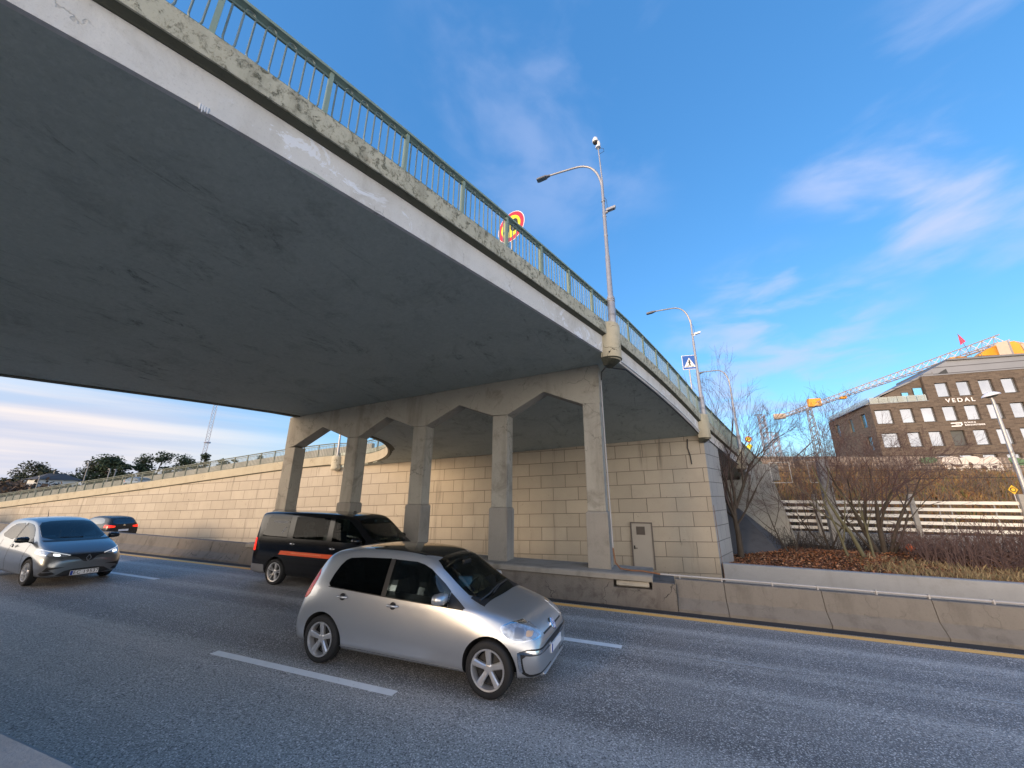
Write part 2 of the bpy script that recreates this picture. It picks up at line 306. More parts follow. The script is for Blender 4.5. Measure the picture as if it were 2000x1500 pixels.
# ------------------------------------------------------------------ mesh helpers
class MB:
    def __init__(s): s.v = []; s.f = []
    def add(s, vs, fs):
        o = len(s.v); s.v += [tuple(v) for v in vs]; s.f += [tuple(i + o for i in f) for f in fs]; return s
    def box(s, x0, x1, y0, y1, z0, z1, mtx=None):
        vs = [Vector((x, y, z)) for z in (z0, z1) for y in (y0, y1) for x in (x0, x1)]
        if mtx: vs = [mtx @ v for v in vs]
        return s.add(vs, [(0, 2, 3, 1), (4, 5, 7, 6), (0, 1, 5, 4), (2, 6, 7, 3), (0, 4, 6, 2), (1, 3, 7, 5)])
    def tube(s, pts, r, n=8, caps=True):
        pts = [Vector(p) for p in pts]; rs = r if isinstance(r, (list, tuple)) else [r] * len(pts)
        prev = None; rings = []
        for i, p in enumerate(pts):
            if i == 0: t = pts[1] - p
            elif i == len(pts) - 1: t = p - pts[i - 1]
            else: t = (pts[i + 1] - p).normalized() + (p - pts[i - 1]).normalized()
            t = t.normalized() if t.length > 1e-9 else Vector((0, 0, 1))
            if prev is None:
                a = Vector((0, 0, 1)) if abs(t.z) < 0.9 else Vector((1, 0, 0)); x = t.cross(a).normalized()
            else:
                x = prev - t * prev.dot(t); x = x.normalized() if x.length > 1e-6 else t.orthogonal().normalized()
            prev = x; y = t.cross(x)
            rings.append([p + (x * math.cos(2 * math.pi * k / n) + y * math.sin(2 * math.pi * k / n)) * rs[i] for k in range(n)])
        o = len(s.v)
        for rg in rings: s.v += [tuple(v) for v in rg]
        for i in range(len(rings) - 1):
            for k in range(n):
                a = o + i * n + k; b = o + i * n + (k + 1) % n; s.f.append((a, b, b + n, a + n))
        if caps: s.f.append(tuple(o + k for k in range(n - 1, -1, -1))); s.f.append(tuple(o + (len(rings) - 1) * n + k for k in range(n)))
        return s
    def prism(s, poly, fn, d0, d1):        # poly 2D, fn(u,v,d)->xyz
        n = len(poly); a = [fn(u, v, d0) for u, v in poly]; b = [fn(u, v, d1) for u, v in poly]
        return s.add(a + b, [tuple(range(n - 1, -1, -1)), tuple(range(n, 2 * n))] + [(i, (i + 1) % n, n + (i + 1) % n, n + i) for i in range(n)])
    def lathe(s, prof, n=24, mtx=None, close=False):   # prof (r, h) around local Z
        o = len(s.v)
        for r, h in prof:
            for k in range(n):
                v = Vector((r * math.cos(2 * math.pi * k / n), r * math.sin(2 * math.pi * k / n), h))
                s.v.append(tuple(mtx @ v if mtx else v))
        m = len(prof)
        for i in range(m if close else m - 1):
            j = (i + 1) % m
            for k in range(n): s.f.append((o + i * n + k, o + i * n + (k + 1) % n, o + j * n + (k + 1) % n, o + j * n + k))
        if not close:
            s.f.append(tuple(o + k for k in range(n - 1, -1, -1))); s.f.append(tuple(o + (m - 1) * n + k for k in range(n)))
        return s
    def sweep(s, path, prof, closed_prof=True):     # path: list of (origin, side, up); prof (a,b)
        o = len(s.v); n = len(prof)
        for p, sd, up in path:
            for a, b in prof: s.v.append(tuple(Vector(p) + Vector(sd) * a + Vector(up) * b))
        for i in range(len(path) - 1):
            for k in range(n if closed_prof else n - 1):
                a = o + i * n + k; b = o + i * n + (k + 1) % n; s.f.append((a, b, b + n, a + n))
        if closed_prof: s.f.append(tuple(o + k for k in range(n - 1, -1, -1))); s.f.append(tuple(o + (len(path) - 1) * n + k for k in range(n)))
        return s
    def build(s, name, mat, parent=None, smooth=None, bevel=0.0):
        me = bpy.data.meshes.new(name); me.from_pydata(s.v, [], s.f); me.materials.append(mat); me.update()
        return finish(me, name, parent, smooth, bevel)
def finish(me, name, parent=None, smooth=None, bevel=0.0):
    bm = bmesh.new(); bm.from_mesh(me); bmesh.ops.recalc_face_normals(bm, faces=bm.faces)
    if bevel: bmesh.ops.bevel(bm, geom=[e for e in bm.edges if len(e.link_faces) == 2 and e.calc_face_angle(0) > 0.5], offset=bevel, segments=2, affect='EDGES', profile=0.6)
    bm.to_mesh(me); bm.free()
    if smooth is not None: me.shade_smooth(); me.set_sharp_from_angle(angle=R_(smooth))
    o = bpy.data.objects.new(name, me); COL.objects.link(o)
    if parent: o.parent = parent
    return o
def empty(name, loc=(0, 0, 0), label=None, cat=None, group=None, rz=0.0, ry=0.0, scale=None):
    o = bpy.data.objects.new(name, None); COL.objects.link(o); o.location = loc; o.rotation_euler = (0, ry, rz)
    if scale: o.scale = scale
    o.empty_display_size = 0.2
    return tag(o, label, cat, group)
def tag(o, label=None, cat=None, group=None, kind=None):
    if label: o['label'] = label
    if cat: o['category'] = cat
    if group: o['group'] = group
    if kind: o['kind'] = kind
    return o
def copy_tree(o, parent=None):
    c = o.copy(); COL.objects.link(c); c.parent = parent
    for ch in list(o.children): copy_tree(ch, c)
    return c
def text(s, size, mat, name, parent, mtx, ext=0.01, align='CENTER', spacing=1.0, bold=0.0):
    cu_ = bpy.data.curves.new(name, 'FONT'); cu_.body = s; cu_.size = size; cu_.extrude = ext; cu_.align_x = align; cu_.align_y = 'CENTER'
    cu_.space_character = spacing; cu_.offset = bold
    tmp = bpy.data.objects.new('tmp', cu_); COL.objects.link(tmp)
    me = bpy.data.meshes.new_from_object(tmp.evaluated_get(bpy.context.evaluated_depsgraph_get()))
    bpy.data.objects.remove(tmp); bpy.data.curves.remove(cu_)
    me.name = name; me.materials.clear(); me.materials.append(mat); me.transform(mtx)
    o = bpy.data.objects.new(name, me); COL.objects.link(o); o.parent = parent; return o
def zr(x): return GR * x
def lerp(a, b, t): return a + (b - a) * t
def interp(tab, x):
    if x <= tab[0][0]:
        (a, va), (b, vb) = tab[0], tab[1]
    elif x >= tab[-1][0]:
        (a, va), (b, vb) = tab[-2], tab[-1]
    else:
        for i in range(len(tab) - 1):
            if tab[i][0] <= x <= tab[i + 1][0]: (a, va), (b, vb) = tab[i], tab[i + 1]; break
    return va + (vb - va) * (x - a) / (b - a)
# ================================================================== SETTING
def grid_mesh(name, mat, xs, ys, zf, kind='structure', smooth=False):
    vs = [(x, y, zf(x, y)) for y in ys for x in xs]; n = len(xs)
    fs = [(j * n + i, j * n + i + 1, (j + 1) * n + i + 1, (j + 1) * n + i) for j in range(len(ys) - 1) for i in range(n - 1)]
    me = bpy.data.meshes.new(name); me.from_pydata(vs, [], fs); me.materials.append(mat); me.update()
    if smooth: me.shade_smooth()
    o = bpy.data.objects.new(name, me); COL.objects.link(o)
    if kind: o['kind'] = kind
    return o
def hz(x, y):      # rolling land beyond the ramp, far left
    r = math.hypot(x, y); t = max(0, min(1, (r - 60) / 60)); a = max(0, min(1, (-x - 40) / 40))
    return -1.7 + 3.6 * t * a + 0.8 * t * math.sin(x * 0.05 + 1) * math.cos(y * 0.06)
fr = lambda a, b, n: [a + (b - a) * i / (n - 1) for i in range(n)]
# ground: one sheet out to the horizon, sunk below the road levels
gx = [-1500, -800, -400, -260] + fr(-200, 90, 49) + [140, 300, 800, 1500]
gy = [-1500, -500, -150, -60, -20, 0, 10, 18.2] + fr(22, 180, 36) + [300, 800, 1500]
def gz(x, y):
    return hz(x, y) if y > 18 and x < -38 else -1.7
grid_mesh('ground', M['ground'], gx, gy, gz)
road = grid_mesh('road', M['asphalt'], fr(-120, 60, 61), [-9, -4, 0, 2, 4, 6, 8, 9.7], lambda x, y: zr(x))
def slip_z(x, y=13.0): return (-1.25 - 0.040 * x if x < 0 else -1.25) - max(0, y - 13.8) * 0.25
grid_mesh('slip_road', M['asphalt'], fr(-90, 40, 66), [9.75, 11, 13, 15, 17.05], slip_z)
def mark(name, mat, x0, x1, y, w, kind='structure'):
    n = max(2, int((x1 - x0) / 1.0) + 2); xs = fr(x0, x1, n)
    return grid_mesh(name, mat, xs, [y - w / 2, y + w / 2], lambda x, y: zr(x) + 0.004, kind)
mk = MB()
for (x0, x1, y, w) in [(-6.12, -3.05, 4.43, 0.13), (5.9, 9.0, 4.43, 0.13), (-18.1, -15.0, 4.43, 0.13), (-15.35, -12.28, 7.02, 0.15), (-3.75, -0.76, 6.97, 0.15), (8.3, 11.3, 6.97, 0.1), (-27.4, -24.3, 7.02, 0.11)]:
    mk.add([(x0, y - w / 2, zr(x0) + .004), (x1, y - w / 2, zr(x1) + .004), (x1, y + w / 2, zr(x1) + .004), (x0, y + w / 2, zr(x0) + .004)], [(0, 1, 2, 3)])
tag(mk.build('lane_marking', M['white_paint']), kind='structure')
mk = MB()
for (x0, x1, y, w) in [(0.45, 1.32, 6.98, 0.035), (3.25, 4.3, 6.98, 0.035)]:
    mk.add([(x0, y - w / 2, zr(x0) + .004), (x1, y - w / 2, zr(x1) + .004), (x1, y + w / 2, zr(x1) + .004), (x0, y + w / 2, zr(x0) + .004)], [(0, 1, 2, 3)])
tag(mk.build('worn_lane_marking', M['thin_paint']), kind='structure')
mark('yellow_edge_line', M['yellow_paint'], -120, 40, 9.0, 0.19)
# dark gutter strip between the yellow line and the barrier
gm = Mat('gutter_tar', 0.85); gm.color(gm.mix(gm.noise(6, 5), (0.018, 0.018, 0.020), (0.04, 0.04, 0.042)))
mark('gutter', gm.m, -120, 40, 9.28, 0.28)

# bank of soil behind the low wall
def bank_z(x, y):
    b = -0.12 + 0.10 * math.sin(x * 0.7) * math.sin(y * 0.9) + 0.28 * math.exp(-((y - 21.5) / 2.6) ** 2) * min(1, max(0, (x - 3) / 3))
    if x > 2: b -= 0.013 * (x - 2) * max(0, min(1, (21 - y) / 3))
    return b
grid_mesh('bank', M['leafmould'], fr(-2, 46, 97), fr(17.2, 26.0, 23), bank_z, smooth=True)
def slope_z(x, y):
    t = max(0, min(1, (y - 29) / 15.5)); top = lerp(5.1, 4.2, max(0, min(1, (x - 10) / 19)))
    return lerp(0.3, top, t ** 0.8) + 0.35 * noise.noise(Vector((x * 0.35, y * 0.35, 0))) * min(1, t * 3 + .2)
grid_mesh('hillside', M['brush'], fr(-4, 75, 80), fr(27, 45.0, 19), slope_z, smooth=True)
grid_mesh('plateau', M['ground'], fr(-20, 160, 20), fr(45.0, 200, 12), lambda x, y: 5.0)

# ================================================================== BRIDGE
_xr = [(-14, -11.9), (-6, -7.65), (-3, -5.98), (-1, -4.95), (0.4, -4.20), (1.4, -3.75), (2.4, -3.36), (3.4, -2.98), (4.4, -2.62), (5.8, -2.12), (7.4, -1.57), (9.6, -0.82), (12, 0.03), (17, 1.82), (22.5, 3.85), (30, 6.7)]
def XR(y): return interp(_xr, y)
_xl = [(-14, -24.5), (-6, -19.6), (0, -16.4), (3.9, -14.5), (5.04, -13.97), (6.2, -13.42), (7.7, -12.76), (9.7, -12.02), (10.6, -11.74), (11.5, -11.46), (12.4, -11.2), (13.2, -11.06), (13.8, -11.1), (14.4, -11.3), (15.0, -11.65), (15.6, -12.15), (16.1, -12.75), (16.5, -13.5), (16.8, -14.5), (16.95, -15.8), (17, -17)]
def XL(y): return interp(_xl, y) if y <= 17 else -17
def ZS(x, y):
    a = 4.939 + 0.0671 * (x + 12.116) - 0.022 * (y - 9.9)
    if y <= 9.9: return a
    a = 4.939 + 0.0671 * (x + 12.116); b = 3.94 + 0.05 * (x + 13.2)
    if y <= 17: t = (y - 9.9) / 7.1; return a * (1 - t) + b * t + 0.5 * t * (1 - t) * max(0, min(1, (x + 11) / 11))
    return b - 0.157 * (y - 17)
bridge = empty('road_bridge', (0, 9.9, 0), 'long concrete road bridge on a row of pillars, crossing over the motorway', 'bridge')
def P_(o): o.parent = bridge; o.matrix_parent_inverse = Matrix.Translation((0, -9.9, 0)); return o
ys = fr(-14, 9.9, 30) + fr(10.3, 17, 24) + fr(18, 30, 8); nx = 14
vs = []; fs = []
for top in (0, 1):
    for y in ys:
        for i in range(nx):
            x = lerp(XL(y), XR(y), i / (nx - 1)); vs.append((x, y, ZS(x, y) + (0.80 if top else 0)))
n = len(ys)
for j in range(n - 1):
    for i in range(nx - 1):
        a = j * nx + i; fs.append((a, a + nx, a + nx + 1, a + 1)); b = a + n * nx; fs.append((b, b + 1, b + nx + 1, b + nx))
    for i in (0, nx - 1):
        a = j * nx + i; fs.append((a, a + nx, a + nx + n * nx, a + n * nx))
me = bpy.data.meshes.new('deck'); me.from_pydata(vs, [], fs); me.materials.append(M['soffit']); me.update()
P_(finish(me, 'deck'))

def frame(pts):
    out_ = []
    for i, p in enumerate(pts):
        t = Vector(pts[min(i + 1, len(pts) - 1)]) - Vector(pts[max(i - 1, 0)]); t.z = 0; t.normalize()
        out_.append((Vector(p), Vector((t.y, -t.x, 0)), Vector((0, 0, 1))))
    return out_
rp = [(XR(y), y, ZS(XR(y), y)) for y in fr(-14, 9.4, 40) + fr(9.9, 17, 16) + fr(18, 29, 10)]
rfr = frame(rp)
P_(MB().sweep(rfr, [(-0.25, -0.004), (0.0, -0.004), (0.012, 0.43), (-0.25, 0.43)]).build('fascia', M['fascia']))
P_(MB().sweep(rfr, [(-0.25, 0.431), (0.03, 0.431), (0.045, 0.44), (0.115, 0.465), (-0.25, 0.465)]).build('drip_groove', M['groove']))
P_(MB().sweep(rfr, [(-0.25, 0.467), (0.135, 0.467), (0.14, 0.77), (0.11, 0.79), (-0.25, 0.79)]).build('edge_beam', M['edge']))
M['lime'] = plain('limewash', (.60, .62, .66), .7)
# flaking paint hanging off the fascia: little limewashed drips
for (i0, w) in [(22.2, .06), (23.8, .10), (25.9, .08)]:
    i = int(i0); p = rfr[i][0].lerp(rfr[i + 1][0], i0 - i); sd = rfr[i][1]; t = Vector((-sd.y, sd.x, 0)); dm = MB()
    for k in range(4):
        q = p + t * (w * (k / 4 - .5)) + sd * 0.002; L_ = random.uniform(.02, .07)
        dm.tube([q + Vector((0, 0, .04)), q + Vector((0, 0, -.01)), q + Vector((0, 0, -L_))], [.016, .008, .002], 5)
    P_(dm.build('lime_drip', M['lime']))

# left edge: along the wall, round the curved corner, back under the bridge
_rz = [(-75, -0.62), (-52.7, 1.14), (-34.5, 2.55), (-20.9, 3.71), (-17, 3.93), (-14.5, 3.90)]
lpts = [(x, 17.0 - (0.0 if x < -18 else (x + 18) * 0.02), interp(_rz, x)) for x in [-75, -65, -52.7, -44, -34.5, -27, -20.9, -18.5, -17]]
for y in (16.9, 16.75, 16.5, 16.1, 15.6, 15.0, 14.4, 13.8, 13.2, 12.4, 11.5, 10.6, 9.7, 7.7, 6.2, 5.04, 3.9, 0, -6, -14):
    x = XL(y); lpts.append((x, y, ZS(x, y)))
# smooth it (Chaikin)
def chaikin(p):
    o_ = [p[0]]
    for a, b in zip(p[:-1], p[1:]): o_ += [tuple(Vector(a).lerp(Vector(b), .25)), tuple(Vector(a).lerp(Vector(b), .75))]
    return o_ + [p[-1]]
lp2 = chaikin(lpts); lfr = frame(lp2)
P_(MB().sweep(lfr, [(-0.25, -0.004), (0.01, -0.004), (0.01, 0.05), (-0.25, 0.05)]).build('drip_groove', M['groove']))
P_(MB().sweep(lfr, [(-0.25, 0.051), (0.10, 0.051), (0.10, 0.505), (0.07, 0.53), (-0.25, 0.53)]).build('edge_beam', M['ramp_edge']))

# bridge road surface and the ramp beyond the wall
rx = [-75, -65, -52.7, -44, -34.5, -27, -20.9, -17, -12]
vs = []; fs = []
for i, x in enumerate(rx):
    z = interp(_rz, x) + 0.42; vs += [(x, 17.05, z), (x, 19.9, z), (x, 19.9, -1.7), (x, 17.9, -1.7)]
for i in range(len(rx) - 1):
    for k in range(3): a = i * 4 + k; fs.append((a, a + 1, a + 5, a + 4))
me = bpy.data.meshes.new('ramp_road'); me.from_pydata(vs, [], fs); me.materials.append(M['asphalt']); me.update()
tag(finish(me, 'ramp_road'), kind='structure')
# far parapet of the ramp, ribbed grey
pm = Mat('ribbed_parapet', 0.8); w = pm.nt.nodes.new('ShaderNodeTexWave'); w.bands_direction = 'X'; w.inputs['Scale'].default_value = 2.2
pm.nt.links.new(pm.tc.outputs['Object'], w.inputs['Vector'])
pm.color(pm.mix(w.outputs['Fac'], (0.20, 0.20, 0.175), (0.34, 0.335, 0.30))).bump(w.outputs['Fac'], .03)
pb = MB()
for a, b in zip(rx[:-2], rx[1:-1]):
    za, zb = interp(_rz, a) + 0.42, interp(_rz, b) + 0.42
    o_ = len(pb.v); pb.add([(a, 20, za), (b, 20, zb), (b, 20, zb + 1.22), (a, 20, za + 1.22), (a, 20.25, za), (b, 20.25, zb), (b, 20.25, zb + 1.22), (a, 20.25, za + 1.22)], [(0, 1, 2, 3), (4, 7, 6, 5), (3, 2, 6, 7), (0, 3, 7, 4), (1, 5, 6, 2)])
tag(pb.build('ramp_parapet', pm.m), 'ribbed grey parapet on the far side of the sloping ramp', 'parapet')

# ---- railings
def along(pts, step, start=0.0):
    """points every step metres along a polyline -> (pos, tangent, dist)"""
    res = []; d = 0; nxt = start
    for a, b in zip(pts[:-1], pts[1:]):
        a = Vector(a); b = Vector(b); L_ = (b - a).length
        while nxt <= d + L_ + 1e-6:
            res.append((a.lerp(b, (nxt - d) / L_), (b - a).normalized())); nxt += step
        d += L_
    return res
def railing(name, label, pts, step, h, start, mats, prm, anchor, serp=True, nbar=10, wr=0.011, every=1):
    root = empty(name, anchor, label, 'railing')
    inv = Matrix.Translation(-Vector(anchor))
    def A(mb, nm, mt, sm=None):
        o = mb.build(nm, mt, root, sm); o.data.transform(inv); return o
    pos = along(pts, step, start)
    top = [(p.x, p.y, p.z + h) for p, t in pos]
    fr_ = frame(top)
    A(MB().sweep(fr_, [(-.045, .0), (.045, .0), (.05, .03), (.03, .045), (-.03, .045), (-.05, .03)]), 'handrail', mats[0])
    A(MB().sweep(fr_, [(-.012, -.085), (.012, -.085), (.012, -.055), (-.012, -.055)]), 'lower_rail', mats[1])
    A(MB().sweep(frame([(p.x, p.y, p.z + .025) for p, t in pos]), [(-.018, 0), (.018, 0), (.018, .02), (-.018, .02)]), 'foot_rail', mats[1])
    for i, (p, t) in enumerate(pos):
        tt = Vector((t.x, t.y, 0)).normalized(); sd = Vector((tt.y, -tt.x, 0)); w = prm
        mb = MB()
        vs_ = [p + tt * a + sd * b + Vector((0, 0, c)) for c in (-.02, h) for b in (-w, w) for a in (-w * .8, w * .8)]
        mb.add(vs_, [(0, 2, 3, 1), (4, 5, 7, 6), (0, 1, 5, 4), (2, 6, 7, 3), (0, 4, 6, 2), (1, 3, 7, 5)])
        A(mb, 'post', mats[0])
        if i == len(pos) - 1: break
        q = pos[i + 1][0]; mb = MB()
        z0, z1 = .045 - .0, h - .03
        if serp:
            m_ = nbar; g_ = 1.0 / (m_ + 0.6); path = []
            def at(u, z): return p.lerp(q, u) + Vector((0, 0, z))
            r_ = g_ / 2 * (q - p).length
            for k in range(m_):
                u = g_ * (k + .8)
                seq = [(u, z1 - r_), (u, z0 + r_)] if k % 2 == 0 else [(u, z0 + r_), (u, z1 - r_)]
                path += [at(*s_) for s_ in seq]
                if k < m_ - 1:
                    zc, sg = (z0 + r_, -1) if k % 2 == 0 else (z1 - r_, 1)
                    for a_ in (45, 90, 135):
                        path.append(at(u + g_ / 2 - g_ / 2 * math.cos(R_(a_)), zc + sg * r_ * math.sin(R_(a_)) * 1.5))
            mb.tube(path, wr, 6)
            A(mb, 'looped_bars', mats[2], 60)
        else:
            for k in range(nbar):
                c = p.lerp(q, (k + 1) / (nbar + 1)); mb.box(c.x - wr, c.x + wr, c.y - wr, c.y + wr, c.z + .04, c.z + h - .06)
            A(mb, 'bars', mats[2])
    return root
rr = [p + sd * 0.07 + Vector((0, 0, 0.79)) for p, sd, u in rfr]
rr = [p for p in rr if p.y > -3.0]
railing('bridge_railing', 'sage green railing of looped bars on the near right edge of the bridge', rr, 1.085, 0.67, 0.18, (M['rail_green'], M['rail_dark'], M['wire']), 0.03, (XR(5), 5, 6.5))
ll = [p + sd * 0.02 + Vector((0, 0, 0.53)) for p, sd, u in lfr]
railing('ramp_railing', 'long grey green railing on top of the sloping retaining wall at left', [p for p in ll if p.y > 9], 1.14, 0.68, 0.0, (M['ramp_rail'], M['ramp_rail'], M['ramp_rail']), 0.028, (-30, 17, 3.5), serp=False, nbar=9, wr=0.008)

# ---- corbels with the lamps
def corbel(y, s=1.0, path=rfr, off=0.0, name='corbel'):
    # nearest frame
    i = min(range(len(path)), key=lambda k: abs(path[k][0].y - y)); p, sd, u = path[i]
    t = Vector((-sd.y, sd.x, 0)); mb = MB(); r = 0.30 * s; prof = []
    for k in range(13):
        a = math.pi * k / 12; prof.append((-r * math.cos(a), r * 0.95 * math.sin(a)))
    prof = [(-r, -.1)] + prof + [(r, -.1)]
    def ring(sc, z, sh=0): return [p + t * (a * sc) + sd * (b * sc + 0.05 + sh) + Vector((0, 0, z)) for a, b in prof]
    rings = [ring(0.55, -.22, -.02), ring(.9, -.17), ring(1, -.12), ring(1, .45), ring(1.0, .72), ring(.95, .80), ring(.8, .83)]
    n_ = len(prof); o_ = []
    for rg in rings: o_ += rg
    fs_ = [(j * n_ + k, j * n_ + (k + 1) % n_, (j + 1) * n_ + (k + 1) % n_, (j + 1) * n_ + k) for j in range(len(rings) - 1) for k in range(n_)]
    fs_ += [tuple(range(n_)), tuple(range((len(rings) - 1) * n_, len(rings) * n_))]
    mb.add(o_, fs_); P_(mb.build(name, M['corbel'], smooth=40))
    # dark metal-edged hollow underneath
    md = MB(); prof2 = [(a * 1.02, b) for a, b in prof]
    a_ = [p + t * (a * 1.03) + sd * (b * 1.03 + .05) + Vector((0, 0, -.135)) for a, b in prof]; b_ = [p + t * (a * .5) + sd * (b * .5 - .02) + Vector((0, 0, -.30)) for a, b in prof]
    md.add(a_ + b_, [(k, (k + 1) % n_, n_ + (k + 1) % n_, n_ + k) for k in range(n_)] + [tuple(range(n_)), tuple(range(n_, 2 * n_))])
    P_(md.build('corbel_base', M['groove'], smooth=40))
    return p + sd * (r * .45 + .05) + Vector((0, 0, .83))
lampA = corbel(9.5); lampB = corbel(17.0); lampC = corbel(22.4)
i = min(range(len(lfr)), key=lambda k: abs(lfr[k][0].x + 16.4) + abs(lfr[k][0].y - 16.9))
pc, sdc, _u = lfr[i]
mb = MB().lathe([(0.2, -.28), (0.27, -.2), (0.27, .45), (0.2, .52)], 16, Matrix.Translation(pc + sdc * .12)); P_(mb.build('corbel', M['corbel'], smooth=40))

# ---- pier: crossbeam with angled haunches on five columns
pier = empty('bridge_pier', (-6.7, 10.1, 0.6), 'row of five concrete columns with faceted arches carrying the bridge', 'pier')
def Q_(o): o.parent = pier; o.matrix_parent_inverse = Matrix.Translation((6.7, -10.1, -0.6)); return o
lefts = [-12.15, -9.46, -6.92, -4.27, -1.69]; wd = 0.46
capz = [(3.86, 3.93), (4.08, 4.08), (4.30, 4.30), (4.47, 4.46), (4.61, 4.62)]
apex = [4.50, 4.68, 4.86, 5.04]
poly = [(-12.16, 3.80), (-12.16, ZS(-12.16, 9.9) - .004)] + [(x, ZS(x, 9.9) - .004) for x in (-10, -6, -3)] + [(-1.22, ZS(-1.22, 9.9) - .004), (-1.22, 4.60)]
for k in (4, 3, 2, 1):
    poly += [(lefts[k], capz[k][0]), ((lefts[k] + lefts[k - 1] + wd) / 2, apex[k - 1]), (lefts[k - 1] + wd, capz[k - 1][1])]
Q_(MB().prism(poly, lambda u, v, d: (u, d, v), 9.9, 10.36).build('crossbeam', M['pier'], bevel=0.012))
for k, x in enumerate(lefts):
    joint = (1.79, 2.05, 2.02, 1.965, 1.91)[k]; zc = min(capz[k]) + .0
    c = Q_(MB().box(x + .004, x + wd - .004, 9.904, 10.356, joint, zc - .002).build('column', M['pier'], bevel=0.022))
    mb = MB(); e = .035
    a = [(x - e, 9.9 - e), (x + wd + e, 9.9 - e), (x + wd + e, 10.36 + e), (x - e, 10.36 + e)]
    b = [(x - .004, 9.9 - .004), (x + wd + .004, 9.9 - .004), (x + wd + .004, 10.364), (x - .004, 10.364)]
    mb.add([(p[0], p[1], 0.55 + zr(x)) for p in a] + [(p[0], p[1], joint - .04) for p in a] + [(p[0], p[1], joint) for p in b],
           [(3, 2, 1, 0), (0, 1, 5, 4), (1, 2, 6, 5), (2, 3, 7, 6), (3, 0, 4, 7), (4, 5, 9, 8), (5, 6, 10, 9), (6, 7, 11, 10), (7, 4, 8, 11), (8, 9, 10, 11)])
    o = mb.build('pedestal', M['pier_base'], c, bevel=0.015); o.matrix_parent_inverse = c.matrix_basis.inverted()

# plinth wall under the columns, with ledge, recess and broken ends
plinth = empty('plinth_wall', (-6, 9.9, 0), 'cracked concrete plinth wall with a ledge, under the five bridge columns', 'wall')
def S_(o): o.parent = plinth; o.matrix_parent_inverse = Matrix.Translation((6, -9.9, 0)); return o
def bar_path(x0, x1, n=8): return [((x, 0, zr(x)), (0, 1, 0), (0, 0, 1)) for x in fr(x0, x1, n)]
mb = MB().sweep(bar_path(-12.75, 0.14, 30), [(9.405, -.6), (9.405, .05), (9.50, .50), (10.55, .50), (10.55, -1.3)])
pw = S_(mb.build('wall', M['barrier_old']))
cut = MB().box(-1.12, -0.32, 9.3, 9.78, .36, .503).build('cut', M['niche'])
def boolean(o, c, op='DIFFERENCE', solver='EXACT'):
    m_ = o.modifiers.new('b', 'BOOLEAN'); m_.object = c; m_.operation = op; m_.solver = solver
    me_ = bpy.data.meshes.new_from_object(o.evaluated_get(bpy.context.evaluated_depsgraph_get()))
    o.modifiers.clear(); old = o.data; o.data = me_; me_.name = old.name
    for c_ in (c,): bpy.data.objects.remove(c_)
    return o
bpy.context.view_layer.update(); boolean(pw, cut)
S_(MB().sweep(bar_path(-12.6, -0.30, 30), [(9.455, .502), (9.455, .60), (9.50, .625), (10.55, .635), (10.55, .502)]).build('ledge', M['pier_base'], bevel=.008))
S_(MB().prism([(9.56, .372), (9.515, .40), (9.53, .49), (9.62, .497), (9.70, .49), (9.70, .372)], lambda u, v, d: (d, u, v), -1.06, -.38).build('recess_panel', M['niche'], bevel=.01))

# ---- retaining wall of masonry
wall = empty('masonry_wall', (-10, 17, -1.5), 'tall beige masonry block wall behind the columns, sloping down to the left', 'wall')
def V_(o): o.parent = wall; o.matrix_parent_inverse = Matrix.Translation((10, -17, 1.5)); return o
top = [(x, interp(_rz, x) + .02) for x in (-75, -52.7, -34.5, -20.9, -17, -14.5)] + [(x, ZS(x, 17) - .004) for x in (-13, -8, -3, 1.86)]
V_(MB().prism([(-75, -1.7)] + top + [(1.86, -1.7)], lambda u, v, d: (u, d, v), 17.0, 17.85).build('wall_face', M['masonry']))
V_(MB().add([(1.862, 17.0, -1.7), (2.62, 19.15, -1.7), (2.62, 19.15, 4.40), (1.862, 17.0, 4.66), (1.0, 17.4, -1.7), (1.7, 19.15, -1.7), (1.7, 19.15, 4.36), (1.0, 17.4, 4.6)],
   [(0, 1, 2, 3), (1, 5, 6, 2), (5, 4, 7, 6), (4, 0, 3, 7), (3, 2, 6, 7), (0, 4, 5, 1)]).build('return_wall', M['masonry_grey']))
d_ = V_(MB().box(-1.16, -.42, 16.955, 17.03, -.36, 1.28).build('door', M['door'], bevel=.006))
def sub(o): o.parent = d_; o.matrix_parent_inverse = Matrix.Translation((10, -17, 1.5)) @ Matrix.Identity(4); return o
def DV(o):
    o.parent = d_; o.matrix_parent_inverse = (Matrix.Translation((-10, 17, -1.5)) @ Matrix.Translation((10, -17, 1.5))).inverted(); return o
fm = MB(); fm.box(-1.21, -1.165, 16.93, 17.03, -.38, 1.33); fm.box(-.415, -.37, 16.93, 17.03, -.38, 1.33); fm.box(-1.164, -.416, 16.932, 17.03, 1.285, 1.33)
DV(fm.build('door_frame', M['door_dark']))
vg = MB(); vg.box(-.99, -.66, 16.945, 16.954, .86, 1.17)
for k in range(7): z = .88 + k * .042; vg.add([(-.98, 16.944, z), (-.67, 16.944, z), (-.67, 16.925, z + .02), (-.98, 16.925, z + .02), (-.98, 16.944, z + .024), (-.67, 16.944, z + .024)], [(0, 1, 2, 3), (3, 2, 5, 4), (0, 3, 4), (1, 5, 2)])
DV(vg.build('vent_grille', M['door_dark']))
hb = MB(); hb.tube([(-1.10, 16.95, .37), (-1.10, 16.90, .37), (-.99, 16.90, .37)], .012, 8); hb.box(-1.125, -1.075, 16.945, 16.956, .33, .46); DV(hb.build('handle', M['black']))

